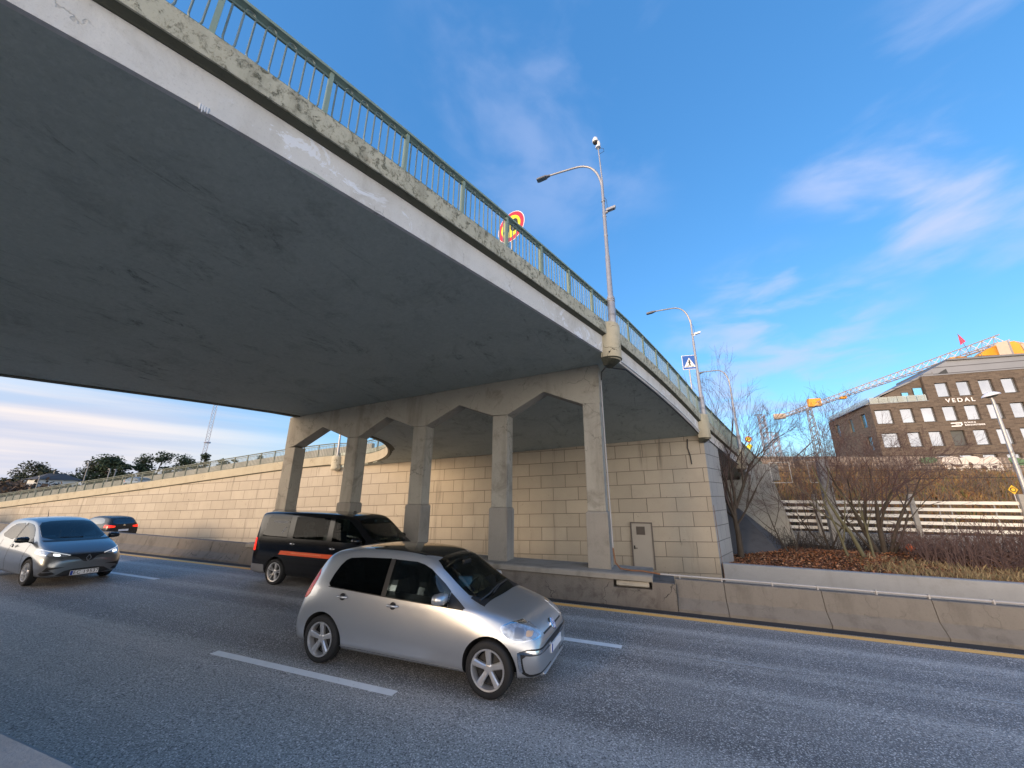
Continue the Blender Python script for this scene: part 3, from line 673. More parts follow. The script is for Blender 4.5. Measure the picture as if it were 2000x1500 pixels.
# ---- crash barrier segments
jer = [(9.42, -.35), (9.42, .06), (9.585, .24), (9.655, .565), (9.665, .575), (9.845, .575), (9.86, .565), (9.90, .24), (10.0, .06), (10.0, -1.3)]
def barrier(x0, x1, label, old=False, wob=0.0):
    cx = (x0 + x1) / 2
    o = MB().sweep([((x - cx, wob * math.sin(x * 3), zr(x)), (0, 1, 0), (0, 0, 1)) for x in fr(x0 + .004, x1 - .004, 6)], jer).build('concrete_barrier', M['barrier_old'] if old else M['barrier'], bevel=0.01)
    o.location = (cx, 0, 0); return tag(o, label, 'barrier', 'concrete crash barrier segments along the motorway')
segs = [(0.15, 1.07, 'short concrete barrier segment joining the cracked plinth wall at its right end'),
        (1.07, 2.72, 'second concrete barrier segment right of the bridge columns, below the wall corner'),
        (2.72, 4.33, 'third concrete barrier segment right of the bridge columns, under the bare trees'),
        (4.33, 5.95, 'concrete barrier segment cut by the right edge of the photo'),
        ]
for x0, x1, lb in segs: barrier(x0, x1, lb)
for k in range(6): barrier(5.95 + 1.7 * k, 7.65 + 1.7 * k, 'concrete barrier segment outside the photo, past its right edge')
x = -12.76; names = ['badly cracked barrier segment touching the left end of the plinth wall behind the van', 'barrier segment with a crumbled joint, second one left of the plinth wall', 'third barrier segment left of the plinth wall, left of the black van',
      'barrier segment in front of the black hatchback, beside the headlight of the silver car', ]
Ls = [1.66, 1.77, 1.8, 1.8]
for k in range(4):
    barrier(x - Ls[k], x, names[k], old=(k < 2)); x -= Ls[k]
for k in range(20):
    barrier(x - 1.8, x, 'far concrete barrier segment mostly hidden behind the silver hatchback at the left edge'); x -= 1.8
pipe = MB().tube([(-.14, 9.76, .63 + zr(0)), (1.06, 9.76, .615), (2.72, 9.76, .59), (5.5, 9.76, .55), (8, 9.76, .515), (16, 9.76, .41)], .017, 8)
for xx in (.25, 1.05, 1.95, 2.7, 3.6, 4.35, 5.2): pipe.box(xx - .012, xx + .012, 9.735, 9.785, zr(xx) + .575, zr(xx) + .648)
tag(pipe.build('conduit', M['pipe'], smooth=40), 'thin pale conduit pipe clipped along the top of the concrete barrier', 'pipe')
tag(MB().tube([(-1.125, 9.85, 1.1), (-1.09, 9.83, .80), (-.98, 9.80, .685), (-.75, 9.78, .665), (-.5, 9.76, .67), (-.3, 9.76, .65), (-.14, 9.76, .63)], .018, 8).build('rusty_cable', M['rust'], smooth=50),
    'brown cable lying over the plinth ledge from the foot of the rightmost column', 'cable')
tag(MB().tube([(-1.165, 9.87, 5.2), (-1.155, 9.87, 3.5), (-1.125, 9.86, 1.12)], .016, 8).build('column_conduit', M['pipe'], smooth=50), 'straight pale conduit running down the right side of the rightmost column', 'pipe')
cb = [(-1.14, 9.84, 5.2), (-1.12, 9.84, 5.42), (-1.02, 9.9, 5.56), (-.9, 10.1, 5.6)]
for y in fr(10.5, 17, 14): cb.append((XR(y) - .035, y, ZS(XR(y), y) - .03))
for y in fr(17.5, 24, 8): cb.append((XR(y) + .03, y, ZS(XR(y), y) + .02))
tag(MB().tube(cb, .020, 6).build('black_cable', M['cable'], smooth=50), 'black cable curving from the rightmost column and along the underside edge of the bridge', 'cable')
cw = [(XR(y) + .03, y, ZS(XR(y), y) + .06) for y in fr(10.1, 16.8, 12)]
tag(MB().tube(cw, .016, 6).build('white_cable', M['white_plastic'], smooth=50), 'thin white cable along the lower edge of the bridge between two lamp corbels', 'cable')
tag(MB().tube([(1.28, 16.97, 4.55), (1.25, 16.97, 4.2), (1.31, 16.97, 3.9), (1.33, 16.97, 3.55)], .022, 6).build('hanging_cable', M['cable'], smooth=50), 'short black cable hanging down the top right corner of the masonry wall', 'cable')
tag(MB().tube([(1.95, 16.96, -.9), (1.92, 16.96, 0), (1.9, 16.96, 2)], .008, 5).build('corner_pipe', M['rust']), 'thin pipe up the corner of the masonry wall', 'pipe')

# ---- near barrier we look over
tag(MB().sweep([((x, 0, zr(x)), (0, 1, 0), (0, 0, 1)) for x in fr(-40, 12, 20)], [(0.9, 0), (1.05, .78), (1.10, .80), (1.53, .80), (1.57, .775), (1.66, 0)]).build('roadside_parapet', M['light_concrete']),
    'pale concrete parapet top in the bottom left corner of the photo', 'parapet')
# ---- low wall right
tag(MB().sweep([((x, 0, -.02 - .013 * (x - 2)), (0, 1, 0), (0, 0, 1)) for x in fr(1.95, 44, 12)], [(17.0, -1.7), (17.0, -.02), (17.03, 0), (17.27, 0), (17.3, -.02), (17.3, -1.7)]).build('low_wall', M['light_concrete']),
    'long low pale concrete wall holding back the leafy bank at right', 'wall')
# ---- far abutment with dark paved slope
ab = empty('far_abutment', (2, 25, 0), 'grey concrete abutment standing behind the bare tree where the bridge lands', 'abutment')
o = MB().prism([(-16, -1.6), (-16, 3.0), (4.3, 3.3), (5.9, 3.26), (6.5, -.2), (6.6, -1.6)], lambda u, v, d: (u - 2, d - 25, v), 25.0, 26.6).build('wall', M['abutment'], ab)
o = MB().add([(-14, 24.98, 2.0), (3.8, 24.98, 2.0), (6.1, 24.98, -.2), (-14, 20.2, -.5), (2.9, 20.2, -.4), (4.9, 20.6, -.3), (-14, 24.98, -1), (6.1, 24.98, -1)], [(0, 3, 4, 1), (1, 4, 5, 2)]).build('paved_slope', M['darkslope'])
o.parent = ab; o.matrix_parent_inverse = Matrix.Translation((-2, -25, 0))
o = MB().box(4.35, 6.3, 25.3, 27.2, 3.27, 4.15).build('bearing_block', M['abutment']); o.parent = ab; o.matrix_parent_inverse = Matrix.Translation((-2, -25, 0))

# near side: abutment carrying the other end of the bridge, and an unseen bank behind the camera, added to reflect dark in the vehicles
na = empty('near_abutment', (-14, -7, -1), 'masonry abutment carrying the near end of the bridge, behind the viewer', 'abutment')
MB().prism([(-20.2, -1), (-20.2, 4.25), (-8.2, 5.1), (-8.2, -1)], lambda u, v, d: (u + 14, d + 7, v + 1), -8.2, -7.0).build('wall', M['masonry_grey'], na)
grid_mesh('reflected_bank', M['brush'], fr(-90, 60, 60), [-40, -30, -24, -18, -14, -11, -9], lambda x, y: lerp(-.4, 2.6, min(1, max(0, (-9 - y) / 12))) + .4 * math.sin(x * .3) * min(1, max(0, (-9 - y) / 8)), smooth=True)
# ================================================================== STREET FURNITURE
def bez(p0, p1, p2, n=8): return [tuple(Vector(p0) * (1 - t) ** 2 + Vector(p1) * 2 * t * (1 - t) + Vector(p2) * t * t) for t in [i / n for i in range(n + 1)]]
def street_lamp(base, label, arm_z, arm_dx, arm_dy, camtop, camside, mid, grp='curved arm street lamps on the bridge'):
    b = Vector(base); root = empty('street_lamp', b, label, 'street lamp', grp)
    h = arm_z
    pl_ = MB().tube([(0, 0, 0), (0, 0, .75), (0, 0, .80), (0, 0, h * .38), (0, 0, h * .385), (0, 0, h * .66), (0, 0, h * .665), (0, 0, h * .86)], [.105, .10, .072, .062, .052, .048, .04, .038], 12)
    for z in (.2, .24, .62, .68): pl_.lathe([(.108, z), (.112, z + .01), (.108, z + .02)], 12)
    for z in (h * .5, h * .62, h * .72): pl_.lathe([(.056, z), (.06, z + .012), (.056, z + .025)], 12)
    pl_.build('pole', M['galv'], root, 40)
    a0 = (0, 0, h * .82); tip = (arm_dx, arm_dy, h - .02)
    pts = bez(a0, (arm_dx * .06, arm_dy * .06, h * 1.005), (arm_dx * .50, arm_dy * .5, h), 9)[:-1] + bez((arm_dx * .50, arm_dy * .5, h), (arm_dx * .8, arm_dy * .8, h - .005), tip, 4)
    MB().tube(pts, [.036] * 5 + [.03] * (len(pts) - 5), 10).build('arm', M['galv'], root, 50)
    d = Vector((arm_dx, arm_dy, -.22)).normalized(); s = d.cross(Vector((0, 0, 1))).normalized(); u = s.cross(d)
    hd = MB(); t = Vector(tip)
    prof = [(.0, .035, .03), (.08, .045, .04), (.12, .075, .05), (.36, .085, .05), (.42, .07, .035)]
    vs_ = []
    for l, w_, hh in prof: vs_ += [t + d * l + s * w_ + u * -hh * .6, t + d * l + s * w_ + u * hh * .3, t + d * l + s * w_ * .6 + u * hh, t + d * l - s * w_ * .6 + u * hh, t + d * l - s * w_ + u * hh * .3, t + d * l - s * w_ + u * -hh * .6]
    n_ = 6; hd.add(vs_, [(j * n_ + k, j * n_ + (k + 1) % n_, (j + 1) * n_ + (k + 1) % n_, (j + 1) * n_ + k) for j in range(4) for k in range(n_)] + [(5, 4, 3, 2, 1, 0), tuple(range(24, 30))])
    lh = hd.build('lamp_head', M['lamp_grey'], root, 40)
    q = [t + d * .16 + s * .06 - u * .034, t + d * .38 + s * .06 - u * .034, t + d * .38 - s * .06 - u * .034, t + d * .16 - s * .06 - u * .034]
    MB().add(q + [v - u * .008 for v in q], [(0, 1, 2, 3), (7, 6, 5, 4), (0, 4, 5, 1), (1, 5, 6, 2), (2, 6, 7, 3), (3, 7, 4, 0)]).build('lens', M['lens'], lh)
    if camtop:      # extra mast with a dome camera on top
        MB().tube([(.02, 0, h * .55), (0.02, 0, h * .83), (-.03, 0, camtop - .25)], [.02, .022, .018], 8).build('mast', M['galv'], root, 40)
        cm = MB(); c0 = Vector((-.10, -.02, camtop))
        cm.lathe([(.03, -.26), (.075, -.25), (.075, -.20), (.05, -.19)], 12, Matrix.Translation((-.03, 0, camtop)))
        cm.tube([(-.03, 0, camtop - .22), (0, 0, camtop - .12), (-.02, -.01, camtop - .04)], .045, 10)
        cm.lathe([(.01, .13), (.06, .12), (.085, .06), (.088, -.02), (.08, -.03)], 14, Matrix.Translation(c0))
        cmo = cm.build('camera_housing', M['white_plastic'], root, 40)
        MB().lathe([(.078, -.03), (.07, -.07), (.04, -.10), (.005, -.115)], 14, Matrix.Translation(c0)).build('camera_dome', M['black'], cmo, 60)
        MB().tube([(.0, 0, camtop - .28), (.12, 0, camtop - .33), (.13, 0, camtop - .45), (.0, 0, camtop - .5)], .006, 5).build('loop_cable', M['cable'], cmo)
    if camside:
        z = camside; cs = MB()
        cs.box(-.02, .10, -.03, .03, z - .04, z); cs.prism([(.06, z), (.30, z + .05), (.33, z + .10), (.31, z + .12), (.06, z + .07)], lambda u_, v_, d_: (u_, d_, v_), -.055, .055)
        cs.build('side_camera', M['white_plastic'] if not camtop else M['galv'], root)
        MB().tube([(.02, 0, z + .55), (.09, .0, z + .4), (.10, 0, z + .1)], .006, 5).build('loop_cable', M['cable'], root)
    return root
street_lamp(lampA, 'tall street lamp with a dome camera mast, standing on the nearest bridge corbel', 11.86 - lampA.z, -1.55, .0, 12.62 - lampA.z, 10.0 - lampA.z, 0)
street_lamp(lampB, 'street lamp with a white box camera, on the second bridge corbel above the wall corner', 10.4 - lampB.z, -1.35, 0.0, 0, 9.0 - lampB.z, 0)
street_lamp(lampC, 'farthest of the three bridge lamps, its arm showing above the bare tree', 9.10 - lampC.z, -1.15, 0.0, 0, 0, 0)

# speed sign seen through the railing
sg = empty('speed_sign', (-2.84, 7.49, 6.46), 'round yellow speed sign reading 30 with a red border, behind the bridge railing', 'road sign')
def disc(mb, r, y, n=40, inner=None, cz=0.0, sx=1.0):
    a = [(r * sx * math.cos(2 * math.pi * k / n), y, cz + r * math.sin(2 * math.pi * k / n)) for k in range(n)]
    b = [(v[0], y + .008, v[2]) for v in a]
    return mb.add(a + b, [tuple(range(n)), tuple(range(2 * n - 1, n - 1, -1))] + [(k, (k + 1) % n, n + (k + 1) % n, n + k) for k in range(n)])
M['sign_red'] = plain('sign_red', (0.55, 0.02, 0.05), 0.4, vary=.05); M['sign_yellow'] = plain('sign_yellow', (0.90, 0.78, 0.02), 0.4, vary=.04)
M['sign_white'] = plain('sign_white', (0.75, 0.75, 0.78), 0.4, vary=.04); M['sign_blue'] = plain('sign_blue', (0.01, 0.10, 0.42), 0.35, vary=.05)
M['sign_black'] = plain('sign_black', (0.015, 0.015, 0.015), 0.5)
fa = Matrix.Translation((0, 0, 2.22)) @ Matrix.Rotation(R_(-20), 4, 'Z') @ Matrix.Rotation(R_(6), 4, 'Y')
def xf(o, m): o.data.transform(m); return o
pl_ = xf(disc(MB(), .43, 0).build('sign_plate', M['sign_white'], sg), fa)
xf(disc(MB(), .412, -.006).build('red_ring', M['sign_red'], pl_), fa); xf(disc(MB(), .31, -.012).build('yellow_face', M['sign_yellow'], pl_), fa)
text('30', .47, M['sign_black'], 'digits', pl_, fa @ Matrix.Translation((0, -.022, -.01)) @ Matrix.Rotation(R_(90), 4, 'X'), .004, bold=.012)
MB().tube([(0.02, .04, -.1), (0.02, .04, 2.1)], .03, 10).build('post', M['galv'], sg, 40)

# pedestrian crossing sign on the bridge
ps = empty('crossing_sign', (1.78, 18.0, 5.2), 'square blue pedestrian crossing sign on a pole behind the bridge railing', 'road sign')
fa = Matrix.Translation((0.06, 0, 2.94)) @ Matrix.Rotation(R_(6), 4, 'Z')
pl_ = xf(MB().box(-.30, .30, 0, .02, -.34, .34).build('sign_plate', M['sign_white'], ps), fa)
xf(MB().box(-.275, .275, -.005, .0, -.315, .315).build('blue_face', M['sign_blue'], pl_), fa)
xf(MB().prism([(-.245, -.235), (.245, -.235), (0, .225)], lambda u, v, d: (u, d, v), -.010, -.005).build('white_triangle', M['sign_white'], pl_), fa)
wm = MB()
def quad(a, b, w): # limb in the xz plane
    a = Vector((a[0], 0, a[1])); b = Vector((b[0], 0, b[1])); d = (b - a).normalized(); nrm = Vector((-d.z, 0, d.x)) * w / 2
    wm.add([a + nrm + Vector((0, -.015, 0)), b + nrm + Vector((0, -.015, 0)), b - nrm + Vector((0, -.015, 0)), a - nrm + Vector((0, -.015, 0))], [(0, 1, 2, 3)])
disc(wm, .026, -.016, 12, cz=.10); quad((0, .07), (0, -.06), .06); quad((0, -.05), (-.055, -.20), .032); quad((0, -.05), (.05, -.20), .032); quad((0, .06), (-.06, -.03), .02); quad((0, .06), (.06, -.02), .02)
for k in (-.16, -.10, .10, .155): quad((k, -.215), (k * .88, -.185), .03)
xf(wm.build('walking_figure', M['sign_black'], pl_), fa)
MB().tube([(0.02, .03, -.5), (0.02, .03, 2.9)], .03, 10).build('post', M['galv'], ps, 40)

# signs further along the bridge
s40 = empty('speed_sign', (5.65, 28, 3.5), 'small round 40 speed sign above a yellow diamond at the far end of the bridge', 'road sign')
a = disc(MB(), .19, 0, 24, cz=2.42).build('sign_plate', M['sign_red'], s40); disc(MB(), .13, -.01, 24, cz=2.42).build('yellow_face', M['sign_yellow'], a)
text('40', .16, M['sign_black'], 'digits', a, Matrix.Translation((0, -.02, 2.42)) @ Matrix.Rotation(R_(90), 4, 'X'), .004)
MB().prism([(0, 1.77), (.19, 1.97), (0, 2.17), (-.19, 1.97)], lambda u, v, d: (u, d, v), 0, .01).build('diamond', M['sign_yellow'], s40)
MB().tube([(0, .03, -1), (0, .03, 2.6)], .03, 8).build('post', M['galv'], s40)
sy = empty('yellow_sign', (18.27, 30, 1.6), 'small yellow diamond sign with a black ring beside the lamp post at the right edge', 'road sign')
a = MB().prism([(0, 1.0), (.20, 1.25), (0, 1.50), (-.20, 1.25)], lambda u, v, d: (u, d, v), 0, .015).build('sign_plate', plain('amber', (.75, .45, .02), .5), sy)
disc(MB(), .125, -.008, 20, cz=1.25).build('black_ring', M['sign_black'], a); disc(MB(), .085, -.014, 20, cz=1.25).build('inner_disc', a.data.materials[0], a)
MB().tube([(0, .03, -.8), (0, .03, 1.1)], .025, 8).build('post', M['galv'], sy)

# street lamp at the right edge
rl = empty('street_lamp', (18.75, 30, 0.3), 'pale street lamp with a dish shaped head standing in front of the brick building', 'street lamp')
MB().tube([(0, 0, 0), (0, 0, 4), (.02, 0, 7.55), (-.02, 0, 7.8)], [.13, .10, .065, .05], 12).build('pole', M['galv'], rl, 40)
o = MB().lathe([(.02, .22), (.20, .19), (.36, .08), (.41, 0.0), (.37, -.02), (.3, -.03)], 20, Matrix.Translation((.02, 0, 7.85)) @ Matrix.Rotation(R_(-12), 4, 'Y')).build('lamp_head', M['sign_white'], rl, 50)
MB().lathe([(.28, -.03), (.2, -.09), (.05, -.11)], 16, Matrix.Translation((.02, 0, 7.85)) @ Matrix.Rotation(R_(-12), 4, 'Y')).build('lens', M['lens'], o, 50)

# overhead line mast
om = empty('overhead_line_mast', (7.87, 24, -.1), 'pale concrete and lattice railway line mast between the bare trees', 'mast')
MB().prism([(-.24, 0), (.24, 0), (.19, 4.3), (-.19, 4.3)], lambda u, v, d: (u, d, v), -.18, .18).build('post', M['light_concrete'], om, bevel=.02)
lt = MB()
for sx in (-1, 1):
    for sy_ in (-1, 1): lt.tube([(sx * .15, sy_ * .13, 4.3), (sx * .09, sy_ * .08, 7.0)], .022, 5)
for k in range(12):
    z = 4.3 + k * .225; s1 = lerp(.15, .09, k / 12); s2 = lerp(.15, .09, (k + 1) / 12); sg_ = 1 if k % 2 else -1
    lt.tube([(-s1 * sg_, -s1 * .87, z), (s2 * sg_, -s2 * .87, z + .225)], .014, 4); lt.tube([(-s1 * sg_, s1 * .87, z), (s2 * sg_, s2 * .87, z + .225)], .014, 4)
lt.build('lattice', plain('dull_steel', (.22, .21, .21), .6), om)
br_ = MB(); br_.tube([(-1.15, 0, 4.35), (-.1, 0, 5.3)], .03, 6); br_.tube([(-1.2, 0, 4.3), (0, 0, 4.45)], .03, 6); br_.tube([(-.7, 0, 4.4), (-.5, 0, 4.95)], .02, 5); br_.tube([(-1.3, 0, 4.15), (-.1, 0, 4.7)], .02, 5)
br_.build('bracket_arm', M['lamp_grey'], om)
for k in (-1.6, .1):
    hp = MB()
    for dx in (0, .9): hp.tube([(k + dx - .55, 0.5, 3.2), (k + dx - .55, .5, 4.25)], .02, 5)
    hp.tube([(k - .55, .5, 3.2), (k + .35, .5, 3.2)], .02, 5); hp.tube([(k - .55, .5, 4.25), (k + .35, .5, 4.25)], .02, 5); hp.build('wire_frame', M['white_board'], om)
cw = MB()
for (z0, z1) in ((4.1, 4.2), (4.5, 4.35), (5.0, 5.05), (3.7, 3.6)):
    cw.tube([(6.2, 31, z0), (14, 31, (z0 + z1) / 2 - .12), (30, 31, z1)], .014, 4)
tag(cw.build('overhead_wires', M['cable']), 'thin dark railway wires strung across the brown slope', 'wires')

# lattice towers between the trees
for (x, h, lb) in ((14.1, 13.4, 'taller red and white lattice tower in the gap left of the bare trees'), (15.2, 10.9, 'shorter lattice tower just right of the taller one')):
    rt = empty('lattice_tower', (x, 60, 5), lb, 'lattice tower', 'lattice towers seen above the far wall')
    H = h - 5; w_ = .42; t = MB()
    for sx in (-1, 1):
        for sy_ in (-1, 1): t.tube([(sx * w_, sy_ * w_, 0), (sx * w_ * .8, sy_ * w_ * .8, H)], .04, 4)
    nn = int(H / .7)
    for k in range(nn):
        z = k * H / nn; z2 = z + H / nn; s_ = w_ * (1 - .2 * k / nn)
        for sy_ in (-1, 1): t.tube([(-s_, sy_ * s_, z), (s_, sy_ * s_, z2)], .03, 4); t.tube([(s_, sy_ * s_, z), (-s_, sy_ * s_, z2)], .03, 4)
        for sx in (-1, 1): t.tube([(sx * s_, -s_, z), (sx * s_, s_, z2)], .03, 4)
    t.build('lattice', plain('lattice_paint', (.34, .28, .30), .6), rt)
    MB().tube([(-.9, 0, H + .05), (.2, 0, H + .1)], .06, 5).build('top_arm', M['lamp_grey'], rt)

# fence with white boards and its concrete foot
fe = empty('board_fence', (12, 26, .6), 'long fence of five white horizontal boards in front of the brown slope', 'fence')
for k, z in enumerate((2.14, 1.82, 1.50, 1.17, .84)):
    b_ = MB().box(-6.05, 20, -.02, .02, z - .6 - .075, z - .6 + .075); b_.build('board', M['white_board'], fe)
for x in (-4.15, -0.1, 3.95, 8.0): MB().box(x - .10, x + .10, -.16, -.03, -.2, 1.95).build('post', M['grey_post'], fe, bevel=.01)
for x in (-5.0, -2.8, -1.5, .95, 1.4, 3.0, 5.4, 6.7): MB().box(x - .022, x + .022, .03, .07, -.2, 1.6).build('thin_post', M['grey_post'], fe)
tag(MB().box(6.0, 32, 26.05, 26.35, -.6, .62).build('fence_foot_wall', M['light_concrete']), 'low concrete wall along the foot of the white board fence', 'wall')

# ribbed wall with graffiti
cwm = Mat('ribbed_wall_boards', .7); w = cwm.nt.nodes.new('ShaderNodeTexWave'); w.bands_direction = 'X'; w.inputs['Scale'].default_value = 1.3
cwm.nt.links.new(cwm.tc.outputs['Object'], w.inputs['Vector'])
cwm.color(cwm.mix(w.outputs['Fac'], (.17, .145, .13), cwm.mix(cwm.noise(.7, 5), (.34, .30, .27), (.28, .22, .19)))).bump(w.outputs['Fac'], .05, 1.0)
cwl = empty('ribbed_wall', (18, 45, 4), 'ribbed timber noise wall with faded paint at the top of the slope', 'wall')
def gtop(x): return interp([(9, 6.45), (20, 6.15), (28.7, 5.75), (50, 5.2)], x)
xs = fr(9.3, 50, 136); vv = []; ff = []
for i_, x in enumerate(xs):
    dy = -.06 if i_ % 2 else .0; vv += [(x - 18, dy, -1), (x - 18, dy, gtop(x) - 4)]
for i_ in range(len(xs) - 1): ff.append((2 * i_, 2 * i_ + 2, 2 * i_ + 3, 2 * i_ + 1))
MB().add(vv, ff).build('ribs', cwm.m, cwl)
gw = plain('graffiti_white', (.62, .58, .55), .7, vary=.1); gk = plain('graffiti_black', (.10, .07, .07), .7); gg = plain('graffiti_green', (.10, .18, .10), .7)
def blob(pts, y, mat, nm):
    c = [(a, b) for a, b in pts]
    for _ in range(2):
        n_ = []
        for i_ in range(len(c)):
            a, b = c[i_], c[(i_ + 1) % len(c)]; n_ += [(a[0] * .75 + b[0] * .25, a[1] * .75 + b[1] * .25), (a[0] * .25 + b[0] * .75, a[1] * .25 + b[1] * .75)]
        c = n_
    MB().prism(c, lambda u, v, d: (u - 18, d, v - 4), y, y + .01).build(nm, mat, cwl)
blob([(23.4, 5.5), (23.6, 5.95), (24.3, 6.05), (24.7, 5.8), (25.2, 6.0), (25.9, 5.95), (26.0, 5.7), (26.6, 5.95), (27.0, 5.85), (27.3, 5.3), (27.35, 4.6), (26.9, 4.45), (26.5, 4.75), (25.8, 4.6), (25.2, 4.8), (24.4, 4.75), (23.7, 4.8)], -.09, gw, 'graffiti_fill')
for l in ([(23.9, 5.5), (24.3, 5.25), (24.9, 5.3), (24.6, 5.0), (24.1, 5.1)], [(25.2, 5.55), (25.5, 5.3), (25.3, 4.9), (25.12, 5.2)], [(25.9, 5.3), (26.3, 5.0), (26.2, 4.7), (25.85, 4.9)], [(26.6, 5.15), (26.95, 5.2), (26.8, 4.9), (26.55, 4.95)], [(24.6, 5.95), (24.75, 5.6), (24.7, 5.2), (24.62, 5.6)]): blob(l, -.105, gk, 'graffiti_line')
blob([(22.0, 5.9), (23.0, 6.0), (23.3, 5.6), (22.5, 5.4), (21.9, 5.5)], -.092, gg, 'graffiti_green'); blob([(27.6, 5.85), (28.6, 5.7), (29.0, 5.2), (28.0, 5.1)], -.092, gg, 'graffiti_green')
# ================================================================== BUILDING
bm_ = Mat('dark_brick', .85, spec=.25)
o_ = bm_.sepxyz(); uv = bm_.comb(bm_.math('ADD', o_[0], o_[1]), o_[2], 0.0)
br = bm_.nt.nodes.new('ShaderNodeTexBrick'); br.inputs['Scale'].default_value = 1; br.inputs['Brick Width'].default_value = .52; br.inputs['Row Height'].default_value = .16
br.inputs['Mortar Size'].default_value = .018; br.inputs['Color1'].default_value = rgb(.15, .12, .098); br.inputs['Color2'].default_value = rgb(.07, .055, .048); br.inputs['Mortar'].default_value = rgb(.15, .13, .11)
bm_.nt.links.new(uv, br.inputs['Vector'])
bm_.color(bm_.mix(bm_.noise(2.2, 6, .7, (1, 1, 3)), br.outputs['Color'], bm_.mix(.5, br.outputs['Color'], (.15, .115, .09)))).bump(br.outputs['Fac'], .03, .4)
M['brick'] = bm_.m
zm = Mat('seamed_zinc', .5, .3); w = zm.nt.nodes.new('ShaderNodeTexWave'); w.bands_direction = 'Z'; w.inputs['Scale'].default_value = .42
zm.nt.links.new(zm.tc.outputs['Object'], w.inputs['Vector'])
l = zm.ramp(w.outputs['Fac'], .06, .0); zm.color(zm.mix(l, zm.mix(zm.noise(.6, 3), (.20, .21, .235), (.27, .28, .31)), (.07, .07, .08))); M['zinc'] = zm.m
gmat = Mat('window_glass', .06, spec=1.0); gmat.color(gmat.mix(gmat.noise(.45, 3), (.16, .19, .25), (.42, .45, .52))); gmat.b.inputs['Metallic'].default_value = .55; M['winglass'] = gmat.m  # pale varied tone puts sky reflections into the pane colour
gb = Mat('blue_window_glass', .05, spec=1.0); gb.color((.12, .36, .55)); gb.b.inputs['Metallic'].default_value = .6; M['blueglass'] = gb.m
M['blind'] = plain('grey_blind', (.085, .09, .09), .6); M['frame'] = plain('dark_window_frame', (.03, .032, .036), .5)
M['sill'] = plain('pale_sill', (.42, .41, .40), .6)
B0 = Vector((23.9, 55, 5.0))
bld = empty('office_building', B0, 'dark brick office building with white lettering and a zinc roof', 'building')
def BP(mb, nm, mt, par=None, sm=None, bev=0):
    o = mb.build(nm, mt, par or bld, sm, bev); o.data.transform(Matrix.Translation(-B0)); return o
# facade as panels round real openings
xr0, xr1 = 23.9, 60.0
rows = []      # (z0, z1, [(x0,x1)])
row1 = [(30.15 + 1.81 * k, 31.28 + 1.81 * k) for k in range(16)]
row2 = [(24.22, 25.75)] + [(26.5 + 1.82 * k, 27.63 + 1.82 * k) for k in range(18)]
row3 = [(24.28, 25.80)] + [(26.56 + 1.82 * k, 27.69 + 1.82 * k) for k in range(18)]
row4 = [(28.5 + 1.82 * k, 29.63 + 1.82 * k) for k in range(17)]
rows = [(5.55, 6.98, row4), (7.98, 9.58, row3), (10.66, 12.26, row2), (13.36, 14.95, row1)]
def top_line(x): return interp([(23.9, 13.0), (29.25, 13.12), (29.251, 15.75), (60, 15.9)], x)
f_ = MB(); Yf = 55.0
def fpan(x0, x1, z0, z1, y=Yf, th=.34): f_.box(x0, x1, y, y + th, z0, z1)
zprev = 5.0
for z0, z1, wins in rows:
    xa = 23.9 if z0 < 13 else 29.25
    fpan(xa if zprev < 13 or True else xa, xr1, zprev if z0 < 13 else 12.95, z0) if z0 < 13 else fpan(29.25, xr1, 12.26, z0)
    px_ = xa
    for a, b in wins:
        if b > xr1: break
        fpan(px_, a, z0, z1); px_ = b
    fpan(px_, xr1, z0, z1); zprev = z1
f_.box(23.9, 29.25, Yf, Yf + .34, 12.26, 12.98); f_.box(29.25, xr1, Yf, Yf + .34, 14.95, 15.82)
# side face (facing left), with its own openings
sw = [(9.4, 10.75, []), (7.9, 9.5, [(56.4, 57.5)]), (10.6, 12.25, [(56.6, 57.75), (59.9, 60.9), (63.9, 65.1)])]
def span_side(z0, z1, wins):
    p_ = 55.34
    for a, b in wins: f_.box(23.9, 24.24, p_, a, z0, z1); p_ = b
    f_.box(23.9, 24.24, p_, 67, z0, z1)
span_side(5, 7.9, []); span_side(7.9, 9.5, [(56.4, 57.5)]); span_side(9.5, 10.6, []); span_side(10.6, 12.25, [(56.6, 57.75), (59.9, 60.9), (63.9, 65.1)]); span_side(12.25, 13.0, [])
f_.box(24.24, 60, 66.7, 67, 5, 13.0)
BP(f_, 'brick_wall', M['brick'])
BP(MB().box(24.24, 60, 55.8, 66.7, 5.0, 12.9), 'inner_block', M['frame'])
def window(x0, x1, z0, z1, mt, k=0):
    m_ = MB(); t = .05
    for (a, b, c, d) in ((x0, x0 + t, z0, z1), (x1 - t, x1, z0, z1), (x0 + t, x1 - t, z0, z0 + t), (x0 + t, x1 - t, z1 - t, z1)): m_.box(a, b, Yf + .20, Yf + .30, c, d)
    fo = BP(m_, 'window', M['frame'])
    g = BP(MB().box(x0 + t, x1 - t, Yf + .24, Yf + .26, z0 + t, z1 - t), 'pane', mt, fo)
    BP(MB().box(x0, x1, Yf - .03, Yf + .2, z0 - .04, z0 + .002), 'sill', M['frame'] , fo)
n_ = 0
for ri, (z0, z1, wins) in enumerate(rows):
    for k, (a, b) in enumerate(wins):
        if b > 41: break
        window(a, b, z0, z1, M['blind'] if (ri == 1 and k == 3) else M['winglass'])
